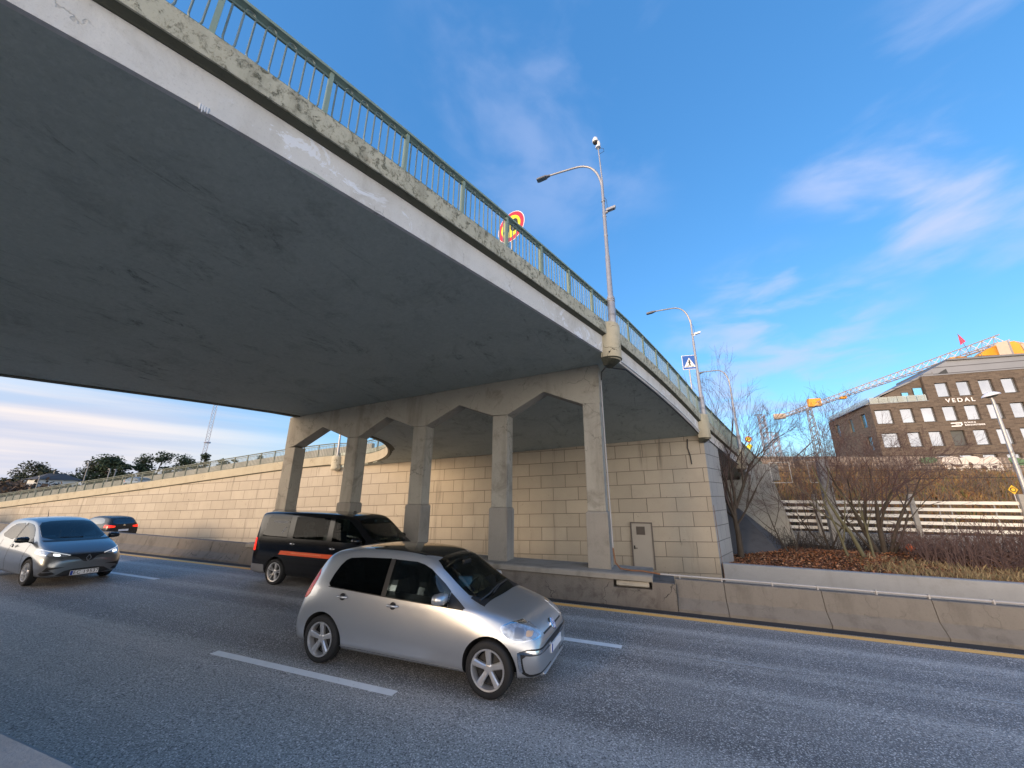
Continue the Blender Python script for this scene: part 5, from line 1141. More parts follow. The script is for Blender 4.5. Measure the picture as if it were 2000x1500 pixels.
def car_body(name, root, st, mat, wheels, arch_r, cut_depth=.34, lvl=3):
    """st: list of (x, zb, w, zs, wsb, wt, ze, zt): bottom, half width, belt height, half width at belt, roof half width, roof edge height, top"""
    rings = []
    for (x, zb, w, zs, wsb, wt, ze, zt) in st:
        h = zs - zb
        half = [(0, zb), (w * .72, zb), (w * .945, zb + .02), (w * .958, zb + .24 * h), (w * .998, zb + .38 * h), (w, zb + .66 * h), (lerp(w, wsb, .55), zb + .88 * h), (wsb, zs), (lerp(wsb, wt, .48), lerp(zs, ze, .5)), (wt, ze), (wt * .86, lerp(ze, zt, .62)), (wt * .45, lerp(ze, zt, .94)), (0, zt)]
        rings.append([(x, y, z) for y, z in half] + [(x, -y, z) for y, z in half[-2:0:-1]])
    n = len(rings[0]); vs = [v for r in rings for v in r]; fs = []
    for j in range(len(rings) - 1):
        for k in range(n): a = j * n + k; b = j * n + (k + 1) % n; fs.append((a, b, b + n, a + n))
    hh = 13
    for base in (0, (len(rings) - 1) * n):
        fs.append((base, base + 1, base + n - 1))
        for k in range(1, hh - 2): fs.append((base + k, base + k + 1, base + n - k - 1, base + n - k))
        fs.append((base + hh - 2, base + hh - 1, base + hh))
    me = bpy.data.meshes.new(name); me.from_pydata(vs, [], fs); me.materials.append(mat)
    bm = bmesh.new(); bm.from_mesh(me); bmesh.ops.recalc_face_normals(bm, faces=bm.faces); bm.to_mesh(me); bm.free()
    o = bpy.data.objects.new(name, me); COL.objects.link(o)
    s = o.modifiers.new('s', 'SUBSURF'); s.levels = s.render_levels = lvl
    full = bpy.data.meshes.new_from_object(o.evaluated_get(bpy.context.evaluated_depsgraph_get())); o.modifiers.clear()
    o.data = full.copy(); o.data.name = name; o.data.materials.append(M['inner']) if len(o.data.materials) < 2 else None
    for wx, wr_ in wheels:
        for s_ in (-1, 1):
            w_ = max(z[2] for z in st)
            c = MB().lathe([(arch_r, w_ + .3), (arch_r, w_ - cut_depth)], 40, Matrix.Translation((wx, 0, wr_)) @ Matrix.Rotation(R_(90 * s_), 4, 'X')).build('cut', M['inner'])
            bpy.context.view_layer.update(); boolean(o, c)
    o.data.shade_smooth(); o.data.set_sharp_from_angle(angle=R_(38)); o.parent = root
    return o, full
def shellmesh(full, off):
    me = full.copy(); ns = [v.normal.copy() for v in me.vertices]
    for v, n_ in zip(me.vertices, ns): v.co += n_ * off
    me.update(); return me
_sh = {}
def panel(root, full, name, mat, cutter, off=.004, smooth=30, parent=None):
    key = (full.name, off)
    if key not in _sh: _sh[key] = shellmesh(full, off)
    o = bpy.data.objects.new(name, _sh[key].copy()); COL.objects.link(o); o.data.materials.clear(); o.data.materials.append(mat)
    c = cutter.build('cut', mat); bpy.context.view_layer.update(); boolean(o, c, 'INTERSECT')
    o.data.materials.clear(); o.data.materials.append(mat); o.data.shade_smooth(); o.data.set_sharp_from_angle(angle=R_(smooth)); o.data.name = name; o.parent = parent or root
    return o
_cut = {}
def shell_obj(full, off, mat, mi=0):
    o = bpy.data.objects.new('tmp', shellmesh(full, off)); COL.objects.link(o); o.data.materials.clear(); o.data.materials.append(mat); o.data.materials.append(M['inner'])
    for p in o.data.polygons: p.material_index = mi
    return o
def pane(root, body, full, name, mat, mk, off=.004, parent=None):
    """a real pane: opens the bodywork behind it and fills the opening with thin glass"""
    g = panel(root, full, name, mat, mk(), off, parent=parent); bpy.context.view_layer.update()
    pw_ = g.parent; g.parent = None; body.parent = None; bpy.context.view_layer.update()
    boolean(g, shell_obj(full, -.006, mat)); g.data.materials.clear(); g.data.materials.append(mat); g.data.shade_smooth(); g.data.set_sharp_from_angle(angle=R_(30))
    c = mk().build('cut', M['inner']); c.data.materials.append(M['inner'])
    for p in c.data.polygons: p.material_index = 1
    bpy.context.view_layer.update(); boolean(body, c); g.parent = pw_; body.parent = root; return g
def cabin(root, body, st, x0, x1, z0, dw=.075, dz=.065):
    """hollow out the passenger space with a clean faceted hull just inside the bodywork"""
    col_ = lambda i, x: interp([(q[0], q[i]) for q in st], x)
    rings = []
    for x in fr(x0, x1, 16):
        zs, wsb, wt, ze, zt = (col_(i, x) for i in (3, 4, 5, 6, 7)); wl = min(wsb, col_(2, x)) - dw; zb = min(z0, zt - dz - .12); zm = max(zb + .03, min(zs, zt - dz - .06)); zq = max(zm + .02, ze - dz - .01); zr_ = max(zq + .01, zt - dz)
        h = [(wl, zb), (wl, zm), (lerp(wl, wt - dw, .48), lerp(zm, zq, .5)), (wt - dw, zq), (wt * .5, zr_)]
        rings.append([(x, y, z) for y, z in h] + [(x, -y, z) for y, z in h[::-1]])
    n = len(rings[0]); m = MB().add([v for r in rings for v in r], [(j * n + k, j * n + (k + 1) % n, (j + 1) * n + (k + 1) % n, (j + 1) * n + k) for j in range(len(rings) - 1) for k in range(n)] + [tuple(range(n - 1, -1, -1)), tuple(range((len(rings) - 1) * n, len(rings) * n))])
    cv = m.build('cut', M['inner']); cv.data.materials.append(M['inner'])
    for p in cv.data.polygons: p.material_index = 1
    body.parent = None; bpy.context.view_layer.update(); boolean(body, cv); body.parent = root
def seat(root, x, y, z, mat, k=1.0):
    st_ = MB(); f = lambda u, v, d: (x + u * k, y + d, z + v * k)
    st_.prism([(-.22, -.10), (.26, -.08), (.30, .04), (.24, .08), (-.16, .03)], f, -.23 * k, .23 * k)
    o = st_.build('seat', mat, root, 40, .02)
    MB().prism([(-.20, .02), (-.38, .56), (-.33, .60), (-.24, .58), (-.08, .06)], f, -.21 * k, .21 * k).build('backrest', mat, o, 40, .02)
    MB().prism([(-.40, .62), (-.40, .78), (-.34, .80), (-.30, .76), (-.32, .62)], f, -.12 * k, .12 * k).build('headrest', mat, o, 40, .02); return o
def dash(root, x, z, w, wx, wy, mat):
    MB().prism([(x - .02, z - .35), (x - .04, z - .02), (x + .05, z + .03), (x + .42, z + .0), (x + .42, z - .3)], lambda u, v, d: (u, d, v), -w, w).build('dashboard', mat, root, 40, .015)
    T = Matrix.Translation((wx, wy, z - .02)) @ Matrix.Rotation(R_(-62), 4, 'Y'); r = .18; n_ = 28
    m_ = MB(); m_.tube([T @ Vector((r * math.cos(2 * math.pi * k / n_), r * math.sin(2 * math.pi * k / n_), 0)) for k in range(n_ + 1)], .014, 6, caps=False)
    m_.tube([T @ Vector((0, -r, 0)), T @ Vector((0, 0, -.03)), T @ Vector((0, r, 0))], .016, 6); m_.build('steering_wheel', M['black'], root, 50)
def person(loc, label, shirt, hair, sc, k=1.0):
    """a seated driver: one continuous skinned body, hands on the wheel"""
    V = [(0, 0, .08), (-.03, 0, .25), (-.07, 0, .45), (-.09, 0, .56), (-.07, 0, .64), (-.055, 0, .70), (-.04, 0, .78), (-.045, 0, .86),
         (-.08, .17, .53), (.03, .24, .32), (.24, .17, .38), (.31, .15, .41), (-.08, -.17, .53), (.03, -.24, .32), (.24, -.17, .38), (.31, -.15, .41),
         (.10, .10, .06), (.42, .13, .12), (.10, -.10, .06), (.42, -.13, .12)]
    E_ = [(0, 1), (1, 2), (2, 3), (3, 4), (4, 5), (5, 6), (6, 7), (2, 8), (8, 9), (9, 10), (10, 11), (2, 12), (12, 13), (13, 14), (14, 15), (0, 16), (16, 17), (0, 18), (18, 19)]
    RR = [(.15, .11), (.14, .10), (.15, .10), (.09, .07), (.052, .052), (.06, .065), (.082, .098), (.05, .06), (.062, .062), (.045, .045), (.034, .034), (.032, .042), (.062, .062), (.045, .045), (.034, .034), (.032, .042), (.08, .08), (.065, .065), (.08, .08), (.065, .065)]
    me = bpy.data.meshes.new('person'); me.from_pydata(V, E_, []); o = bpy.data.objects.new('person', me); COL.objects.link(o)
    sk = o.modifiers.new('s', 'SKIN'); sk.use_smooth_shade = True; sd_ = me.skin_vertices[0].data
    for i, r in enumerate(RR): sd_[i].radius = r; sd_[i].use_root = (i == 0)
    su = o.modifiers.new('u', 'SUBSURF'); su.levels = su.render_levels = 2
    m2 = bpy.data.meshes.new_from_object(o.evaluated_get(bpy.context.evaluated_depsgraph_get())); o.modifiers.clear(); o.data = m2; m2.name = 'person'
    skin = plain('skin', (.45, .28, .20), .6, vary=.1); m2.materials.clear(); m2.materials.append(shirt); m2.materials.append(skin)
    for p in m2.polygons: p.material_index = 1 if (p.center.z > .60 or p.center.x > .27 and p.center.z > .3) else 0
    MB().lathe([(.02, .205), (.06, .195), (.092, .15), (.104, .09), (.10, .04), (.085, -.01)], 16, Matrix.Translation((-.062, 0, .70)) @ Matrix.Scale(1.0, 4)).build('hair', hair, o, 60)
    f_ = MB(); f_.tube([(.045, 0, .80), (.062, 0, .775), (.045, 0, .765)], [.008, .012, .006], 6); f_.tube([(.034, -.035, .80), (.04, -.035, .80)], .009, 6); f_.tube([(.034, .035, .80), (.04, .035, .80)], .009, 6); f_.tube([(.04, -.025, .735), (.045, 0, .733), (.04, .025, .735)], .006, 5)
    f_.build('face', skin, o)
    o.location = loc; o.scale = sc; return tag(o, label, 'person')
def side(poly, s, y0=.25, y1=1.3): return MB().prism(poly, lambda u, v, d: (u, s * d, v), y0, y1)
def front(poly, x0, x1): return MB().prism(poly, lambda u, v, d: (d, u, v), x0, x1)
def topv(poly, z0, z1): return MB().prism(poly, lambda u, v, d: (u, v, d), z0, z1)
def rpoly(p, it=2):
    for _ in range(it):
        n_ = []
        for i in range(len(p)):
            a, b = p[i], p[(i + 1) % len(p)]; n_ += [(a[0] * .82 + b[0] * .18, a[1] * .82 + b[1] * .18), (a[0] * .18 + b[0] * .82, a[1] * .18 + b[1] * .82)]
        p = n_
    return p
def wheel(root, x, y, s, r, rr, w, kind='five', mat=None):
    T = Matrix.Translation((x, y, r)) @ Matrix.Rotation(R_(90), 4, 'X') @ Matrix.Scale(1 if s < 0 else -1, 4, (0, 0, 1))   # local +Z = outward
    hb = MB().lathe([(rr * .80, -w * .42), (rr * .80, -.01), (rr * .45, .0), (.02, .0)], 24, T).build('wheel', M['black'], root, 40)
    h = w / 2
    MB().lathe([(rr * 1.0, -h * .8), (rr * 1.05, -h), (r * .93, -h * .98), (r * .985, -h * .8), (r, -h * .5), (r, h * .5), (r * .985, h * .8), (r * .93, h * .98), (rr * 1.10, h * 1.02), (rr * 1.02, h * .9), (rr * .98, h * .6), (rr * .96, 0), (rr * .96, -h * .6)], 44, T, close=True).build('tyre', M['tyre'], hb, 40)
    m = MB(); m.lathe([(rr * 1.03, h * .86), (rr * 1.01, h * .99), (rr * .93, h * .95), (rr * .88, h * .55), (rr * .88, -h * .2), (rr * .99, -h * .2), (rr * 1.0, h * .8)], 44, T, close=True)
    m.lathe([(.03, h * .62), (rr * .20, h * .60), (rr * .27, h * .48), (rr * .28, h * .1)], 20, T)
    n_ = 5; sp = []
    def spoke(a, w0, w1, zc=.62, dr=0):
        ca, sa = math.cos(a), math.sin(a)
        def q(u, v, z): return T @ Vector((ca * u - sa * v, sa * u + ca * v, z))
        r0, r1 = rr * .18, rr * .94; v_ = []
        for (u, wd_, zt_) in ((r0, w0, h * zc), (lerp(r0, r1, .55), lerp(w0, w1, .4), h * (zc + .16)), (r1, w1, h * (zc + .26))):
            v_ += [q(u, -wd_, zt_ - .05), q(u, -wd_, zt_ - .012), q(u, -wd_ * .55, zt_), q(u, wd_ * .55, zt_), q(u, wd_, zt_ - .012), q(u, wd_, zt_ - .05)]
        m.add(v_, [(j * 6 + k, j * 6 + (k + 1) % 6, (j + 1) * 6 + (k + 1) % 6, (j + 1) * 6 + k) for j in range(2) for k in range(6)] + [tuple(range(5, -1, -1)), tuple(range(12, 18))])
    if kind == 'five':
        for k in range(5): spoke(2 * math.pi * k / 5 + .35, rr * .13, rr * .19)
    else:
        for k in range(5):
            spoke(2 * math.pi * k / 5 + .15 - .17, rr * .045, rr * .06); spoke(2 * math.pi * k / 5 + .15 + .17, rr * .045, rr * .06)
    m.build('rim', mat or M['alloy'], hb, 35)
    return hb
def mirror_part(root, x, y, z, s, mat, sc=1.0):
    T = Matrix.Translation((x, s * y, z)) @ Matrix.Scale(sc, 4)
    pr = [(-.075, .05), (-.09, .0), (-.08, -.045), (-.02, -.065), (.06, -.05), (.085, .0), (.06, .05), (0, .068)]; V = []
    for d, k in ((0, .72), (.03, .95), (.12, 1.0), (.19, .82), (.215, .5)): V += [T @ Vector((a * k + .01 * d, s * d, b * k)) for a, b in pr]
    n_ = 8; o = MB().add(V, [(j * n_ + k, j * n_ + (k + 1) % n_, (j + 1) * n_ + (k + 1) % n_, (j + 1) * n_ + k) for j in range(4) for k in range(n_)] + [tuple(range(n_)), tuple(range(4 * n_, 5 * n_))]).build('wing_mirror', mat, root, 60)
    MB().add([T @ Vector(v) for v in ((-.03, -s * .09, -.085), (.05, -s * .09, -.085), (.04, s * .05, -.05), (-.03, s * .05, -.05), (-.03, -s * .09, -.06), (.05, -s * .09, -.06), (.04, s * .05, -.03), (-.03, s * .05, -.03))], [(0, 1, 2, 3), (4, 7, 6, 5), (0, 4, 5, 1), (1, 5, 6, 2), (2, 6, 7, 3), (3, 7, 4, 0)]).build('mirror_arm', M['black'], o)
    return o
def handle(root, x, y, z, s, mat, L_=.17):
    T = Matrix.Translation((x, s * y, z))
    rc = MB().lathe([(.045, -.012), (.042, .001), (.0, .001)], 16, T @ Matrix.Rotation(R_(90 if s < 0 else -90), 4, 'X')).build('door_handle', M['black'], root)
    MB().tube([T @ Vector((-L_ / 2, -s * .002, 0)), T @ Vector((-L_ / 2 + .02, s * .018, .002)), T @ Vector((0, s * .026, .004)), T @ Vector((L_ / 2 - .02, s * .018, .002)), T @ Vector((L_ / 2, -s * .002, 0))], [.010, .014, .015, .014, .010], 8).build('grip', mat, rc, 60)
def ground_z(x, y): return zr(x)

# ---------------------------------------------------------------- silver city car
up = empty('silver_car', (-3.27, 5.52, zr(-3.27) + .0), 'small silver four-door city car driving right in the foreground', 'car', ry=-math.atan(GR))
w = .825
st = [(-1.82, .30, .60, .50, .55, .48, .56, .58), (-1.80, .22, .72, .56, .66, .58, .62, .645), (-1.75, .19, .78, .64, .72, .62, .70, .73), (-1.70, .18, .80, .74, .74, .60, .86, .90), (-1.655, .18, .81, .85, .75, .59, 1.02, 1.07), (-1.58, .18, .815, .92, .755, .585, 1.17, 1.225), (-1.49, .18, .825, .945, .765, .59, 1.275, 1.335), (-1.38, .18, .83, .95, .78, .60, 1.325, 1.385),
      (-1.15, .17, .835, .935, .79, .61, 1.365, 1.425), (-.7, .16, w, .915, .795, .615, 1.385, 1.45), (-.2, .16, w, .90, .795, .615, 1.385, 1.455), (.2, .16, w, .885, .795, .61, 1.35, 1.42), (.42, .16, w, .875, .795, .62, 1.27, 1.335),
      (.72, .16, w, .865, .785, .64, 1.07, 1.13), (.98, .16, .83, .855, .775, .69, .92, .955), (1.10, .17, .83, .84, .765, .70, .875, .905), (1.35, .18, .82, .78, .735, .67, .815, .845), (1.58, .19, .79, .70, .71, .65, .74, .765), (1.72, .20, .73, .62, .65, .60, .66, .685), (1.80, .21, .65, .56, .57, .51, .595, .61), (1.83, .25, .57, .50, .50, .44, .53, .545)]
WR = .285
body, full = car_body('body', up, st, M['silver'], [(-1.25, WR), (1.24, WR)], .335)
cabin(up, body, st, -1.46, .93, .50)
for s in (-1, 1):
    pane(up, body, full, 'rear_side_window', M['privacy_glass'], lambda: side([(-1.24, .955), (-1.25, .975), (-1.22, 1.08), (-1.16, 1.20), (-1.10, 1.265), (-1.03, 1.295), (-.80, 1.315), (-.337, 1.33), (-.337, .892), (-1.20, .928)], s, .3), .005)
    panel(up, full, 'door_pillar', M['black'], side([(-.335, .892), (-.335, 1.325), (-.262, 1.328), (-.262, .889)], s, .3), .0035)
    pane(up, body, full, 'front_side_window', M['clear_glass'], lambda: side([(-.26, 1.325), (.08, 1.315), (.20, 1.29), (.32, 1.245), (.55, 1.10), (.66, 1.02), (.66, .86), (-.26, .889)], s, .3), .005)
    panel(up, full, 'mirror_triangle', M['black'], side([(.665, .86), (.665, 1.01), (.90, .865), (.85, .845)], s, .3), .0045)
    hl = panel(up, full, 'headlight', M['lamp_glass'], side(rpoly([(1.37, .72), (1.50, .762), (1.75, .70), (1.80, .615), (1.56, .59), (1.43, .635)], 1), s, .46), .006)
    panel(up, full, 'headlight_rim', M['chrome'], side(rpoly([(1.355, .725), (1.50, .775), (1.77, .71), (1.82, .605), (1.555, .577), (1.415, .628)], 1), s, .50), .0035, parent=hl)
    panel(up, full, 'reflector_bowl', M['lamp_bowl'], side(rpoly([(1.53, .73), (1.64, .70), (1.63, .62), (1.54, .62)], 1), s, .46), .0072, parent=hl)
    panel(up, full, 'indicator', M['amber'], side(rpoly([(1.655, .69), (1.72, .67), (1.72, .63), (1.66, .635)], 1), s, .46), .0072, parent=hl)
    panel(up, full, 'front_corner_insert', M['black'], side(rpoly([(1.58, .49), (1.60, .30), (1.70, .235), (1.86, .26), (1.86, .50), (1.70, .52)], 1), s, .22), .003)
    panel(up, full, 'corner_insert_frame', M['chrome'], side(rpoly([(1.585, .49), (1.605, .30), (1.63, .285), (1.64, .30), (1.62, .475), (1.86, .455), (1.86, .485), (1.70, .508)], 0), s, .22), .008)
    panel(up, full, 'corner_insert_plate', M['silver'], side(rpoly([(1.64, .46), (1.66, .30), (1.72, .265), (1.86, .28), (1.86, .445)], 1), s, .22), .006)
    panel(up, full, 'tail_light', M['red_lens_off'], side(rpoly([(-1.82, .74), (-1.82, 1.05), (-1.56, 1.12), (-1.50, 1.04), (-1.58, .76)], 1), s, .42), .006)
    seam = MB()
    for pl_ in ([(-.308, .89), (-.297, .89), (-.317, .20), (-.328, .20)], [(.773, .85), (.784, .85), (.804, .30), (.793, .30)], [(-1.03, .885), (-1.02, .885), (-.905, .47), (-.915, .47)], [(-.92, .47), (-.91, .47), (-.88, .22), (-.888, .22)], [(-.88, .215), (.80, .205), (.80, .212), (-.88, .222)]): seam.prism(pl_, lambda u, v, d: (u, s * d, v), .6, 1.0)
    panel(up, full, 'panel_gap', M['black'], seam, .0022)
    panel(up, full, 'belt_trim', M['black'], side([(-1.24, .925), (-.33, .887), (.88, .845), (.88, .855), (-.33, .897), (-1.24, .935)], s, .5), .009)
    panel(up, full, 'sill_strip', M['chrome'], side([(-.93, .235), (.86, .215), (.86, .222), (-.93, .243)], s, .6), .006)
    handle(up, -.95, .826, .83, s, M['silver']); handle(up, -.12, .824, .80, s, M['silver'])
    mirror_part(up, .62, .80, .965, s, M['silver'])
    for wx in (-1.25, 1.24): wheel(up, wx, s * (w - .085), s, WR, .205, .165)
pane(up, body, full, 'windscreen', M['screen_glass'], lambda: front(rpoly([(-.655, .91), (.655, .91), (.56, 1.325), (.3, 1.365), (-.3, 1.365), (-.56, 1.325)], 1), .30, 1.2), .005)
panel(up, full, 'cowl', M['black'], MB().prism([(.90, .86), (1.12, .86), (1.06, 1.0), (.93, 1.0)], lambda u, v, d: (u, d, v), -.66, .66), .0035)
wp = MB(); wp.tube([(1.05, -.25, .95), (1.0, .1, .985), (.96, .50, .985)], .012, 6); wp.tube([(1.02, -.60, .93), (1.04, -.35, .96), (1.0, .05, 1.0)], .012, 6); wp.build('wiper', M['black'], up)
panel(up, full, 'roof_panel', M['roof_reflection'], topv(rpoly([(-.98, -.50), (.38, -.52), (.38, .52), (-.98, .50)], 1), 1.30, 1.6), .0045)  # dark panel stands for the bridge underside mirrored in the silver roof
panel(up, full, 'rear_window', M['dark_glass'], front(rpoly([(-.52, .92), (.52, .92), (.46, 1.27), (-.46, 1.27)], 1), -1.9, -1.4), .005)
panel(up, full, 'lower_grille', M['black'], front(rpoly([(-.48, .36), (.48, .36), (.56, .50), (.30, .525), (-.30, .525), (-.56, .50)], 1), 1.6, 1.95), .004)
panel(up, full, 'nose_strip', M['black'], front([(-.40, .598), (.40, .598), (.40, .612), (-.40, .612)], 1.5, 1.95), .004)
np_ = MB().box(1.835, 1.85, -.24, .24, .36, .455).build('number_plate', M['sign_white'], up)
MB().box(1.851, 1.853, -.235, -.20, .365, .45).build('plate_band', M['plate_blue'], np_)
MB().prism([(1.60, .175), (1.80, .19), (1.83, .21), (1.79, .23), (1.60, .21)], lambda u, v, d: (u, d, v), -.46, .46).build('front_lip', M['silver'], up, bevel=.01)
lg = Matrix.Translation((1.795, 0, .615)) @ Matrix.Rotation(R_(62), 4, 'Y')
bd = MB().lathe([(.075, -.02), (.075, .008), (.065, .014), (.0, .014)], 28, lg).build('badge', M['chrome'], up, 50)
MB().lathe([(.062, .0142), (.062, .0152), (0, .0152)], 28, lg).build('badge_ground', M['sign_blue'], bd)
vb = MB()
def stroke(mb, a, b, wd_, T, z=.016):
    a = Vector((a[0], a[1], 0)); b = Vector((b[0], b[1], 0)); d = (b - a).normalized(); n_ = Vector((-d.y, d.x, 0)) * wd_ / 2
    q = [a + n_, b + n_, b - n_, a - n_]; V = [T @ Vector((v.x, v.y, z)) for v in q] + [T @ Vector((v.x, v.y, z + .003)) for v in q]
    mb.add(V, [(3, 2, 1, 0), (4, 5, 6, 7), (0, 1, 5, 4), (1, 2, 6, 5), (2, 3, 7, 6), (3, 0, 4, 7)])
def vw(mb, T, k=1.0, z=.016):
    for a, b in (((-.055, -.022), (-.004, 0)), ((-.004, 0), (-.055, .022))): stroke(mb, (a[0] * k, a[1] * k), (b[0] * k, b[1] * k), .009 * k, T, z)
    for a, b in (((-.035, -.048), (.052, -.02)), ((.052, -.02), (.008, 0)), ((.008, 0), (.052, .02)), ((.052, .02), (-.035, .048))): stroke(mb, (a[0] * k, a[1] * k), (b[0] * k, b[1] * k), .009 * k, T, z)
vw(vb, lg); vb.build('badge_mark', M['sign_white'], bd)

# ---------------------------------------------------------------- steel grey electric hatchback (left)
ze = empty('grey_car', (-15.25, 6.12, zr(-15.25) + .0), 'steel grey hatchback with lit headlights driving towards the right at the left edge', 'car', rz=R_(-4), ry=-math.atan(GR), scale=(.92, .86, .92))
w = .885; WZ = .315
st = [(-1.98, .32, .60, .80, .56, .46, .90, .94), (-1.95, .24, .74, .92, .68, .54, 1.08, 1.12), (-1.86, .21, .80, 1.0, .74, .58, 1.26, 1.31), (-1.70, .19, .85, 1.02, .79, .60, 1.40, 1.45), (-1.45, .18, .875, 1.01, .81, .61, 1.455, 1.52), (-1.0, .17, .885, .98, .82, .62, 1.50, 1.56), (-.5, .17, w, .96, .82, .625, 1.51, 1.575), (0, .17, w, .945, .82, .62, 1.48, 1.55), (.35, .17, w, .94, .82, .635, 1.39, 1.47),
      (.75, .17, w, .94, .815, .68, 1.20, 1.29), (1.15, .17, w, .945, .80, .725, 1.03, 1.10), (1.35, .18, .885, .93, .79, .73, .98, 1.035), (1.62, .19, .875, .865, .775, .71, .92, .975), (1.85, .20, .84, .78, .73, .66, .83, .88), (2.00, .20, .77, .70, .66, .58, .74, .775), (2.08, .21, .68, .62, .56, .48, .65, .68), (2.12, .25, .56, .54, .46, .38, .56, .585)]
body, full = car_body('body', ze, st, M['silver_blue'], [(-1.295, WZ), (1.295, WZ)], .37)
cabin(ze, body, st, -1.6, 1.16, .55)
for s in (-1, 1):
    pane(ze, body, full, 'rear_side_window', M['clear_glass'], lambda: side(rpoly([(-1.30, 1.06), (-1.15, 1.28), (-.95, 1.385), (-.30, 1.43), (-.28, .985)], 1), s, .3), .005)
    panel(ze, full, 'door_pillar', M['black'], side([(-.285, .985), (-.30, 1.43), (-.20, 1.43), (-.18, .982)], s, .3), .0038)
    pane(ze, body, full, 'front_side_window', M['clear_glass'], lambda: side(rpoly([(-.20, 1.43), (.10, 1.405), (.38, 1.31), (.72, 1.11), (.72, .97), (-.18, .98)], 1), s, .3), .005)
    panel(ze, full, 'mirror_triangle', M['black'], side([(.73, .965), (.73, 1.09), (1.0, .965)], s, .3), .0045)
    hl = panel(ze, full, 'headlight', M['lamp_glass'], front(rpoly([(s * .32, .705), (s * .78, .85), (s * .86, .86), (s * .84, .77), (s * .66, .70), (s * .48, .685)], 1), 1.45, 2.3), .006)
    panel(ze, full, 'headlight_bezel', M['chrome'], front(rpoly([(s * .29, .70), (s * .78, .865), (s * .88, .875), (s * .86, .755), (s * .66, .685), (s * .48, .67)], 1), 1.4, 2.3), .003, parent=hl)
    panel(ze, full, 'led_strip', M['led_dim'], front([(s * .36, .708), (s * .76, .835), (s * .76, .85), (s * .34, .722)], 1.5, 2.3), .009, parent=hl)
    panel(ze, full, 'led_lamp', M['led'], front(rpoly([(s * .54, .705), (s * .66, .72), (s * .66, .775), (s * .54, .755)], 1), 1.5, 2.3), .009, parent=hl)
    panel(ze, full, 'bumper_vent', M['black'], front(rpoly([(s * .40, .445), (s * .74, .465), (s * .80, .30), (s * .76, .255), (s * .56, .30), (s * .70, .40)], 0), 1.6, 2.3), .004)
    panel(ze, full, 'vent_blade', M['silver_blue'], front([(s * .52, .385), (s * .78, .36), (s * .77, .335), (s * .52, .365)], 1.6, 2.3), .007)
    panel(ze, full, 'tail_light', M['red_lens_off'], side(rpoly([(-1.98, .85), (-1.98, 1.02), (-1.72, 1.06), (-1.66, .95)], 1), s, .42), .006)
    seam = MB()
    for pl_ in ([(-.245, .98), (-.238, .98), (-.23, .25), (-.237, .25)], [(.86, .95), (.868, .95), (.83, .28), (.822, .28)], [(-1.0, .98), (-.99, .98), (-.92, .50), (-.93, .50)]): seam.prism(pl_, lambda u, v, d: (u, s * d, v), .6, 1.1)
    panel(ze, full, 'panel_gap', M['black'], seam, .0025)
    handle(ze, .02, .893, .87, s, M['silver_blue']); mirror_part(ze, .80, .86, 1.06, s, M['dark_paint'], 1.15)
    for wx in (-1.295, 1.295): wheel(ze, wx, s * (w - .105), s, WZ, .215, .19, 'ten')
pane(ze, body, full, 'windscreen', M['screen_glass'], lambda: front(rpoly([(-.69, 1.045), (.69, 1.045), (.595, 1.44), (.3, 1.495), (-.3, 1.495), (-.595, 1.44)], 1), .2, 1.5), .005)
sm_ = plain('seat_fabric', (.03, .03, .032), .9)
panel(ze, full, 'cowl', M['black'], front([(-.70, 1.02), (.70, 1.02), (.70, 1.05), (-.70, 1.05)], .9, 1.5), .004)
panel(ze, full, 'roof_panel', M['silver_blue'], topv(rpoly([(-1.3, -.46), (-.1, -.48), (-.1, .48), (-1.3, .46)], 1), 1.4, 1.8), .003)
gr = panel(ze, full, 'grille', M['black'], front(rpoly([(-.42, .735), (-.20, .725), (0, .735), (.20, .725), (.42, .735), (.42, .70), (.20, .665), (.10, .56), (0, .535), (-.10, .56), (-.20, .665), (-.42, .70)], 1), 1.7, 2.3), .006)
panel(ze, full, 'lower_grille', M['black'], front(rpoly([(-.60, .235), (.60, .235), (.36, .385), (-.36, .385)], 1), 1.7, 2.3), .004)
panel(ze, full, 'front_lip', M['chrome'], front([(-.72, .20), (.72, .20), (.72, .215), (-.72, .215)], 1.6, 2.3), .006)
dg = MB()
for sx in (-1, 1):
    for a, b in (((0, .085), (.052, 0)), ((.052, 0), (0, -.085))):
        a = Vector((2.145, sx * a[0], .63 + a[1])); b = Vector((2.145, sx * b[0], .63 + b[1])); n_ = Vector((0, sx * .012, .0)); dg.add([a - n_, b - n_, b + n_, a + n_, a - n_ + Vector((.02, 0, 0)), b - n_ + Vector((.02, 0, 0)), b + n_ + Vector((.02, 0, 0)), a + n_ + Vector((.02, 0, 0))], [(0, 1, 2, 3), (4, 7, 6, 5), (0, 4, 5, 1), (1, 5, 6, 2), (2, 6, 7, 3), (3, 7, 4, 0)])
dg.build('badge', M['chrome'], gr)
pt = MB().box(2.135, 2.155, -.29, .29, .235, .345).build('number_plate', M['sign_white'], ze)
MB().box(2.156, 2.158, -.285, -.235, .24, .34).build('plate_band', M['plate_blue'], pt)
text('EC 19537', .118, M['sign_black'], 'plate_text', pt, Matrix.Translation((2.158, .03, .29)) @ Matrix.Rotation(R_(90), 4, 'Z') @ Matrix.Rotation(R_(90), 4, 'X'), .001, spacing=1.12)
MB().tube([(-1.15, 0, 1.545), (-1.25, 0, 1.75)], [.012, .005], 6).build('antenna', M['black'], ze)
wp = MB(); wp.tube([(1.22, .1, 1.085), (1.17, -.3, 1.10), (1.08, -.62, 1.08)], .012, 6); wp.build('wiper', M['black'], ze)

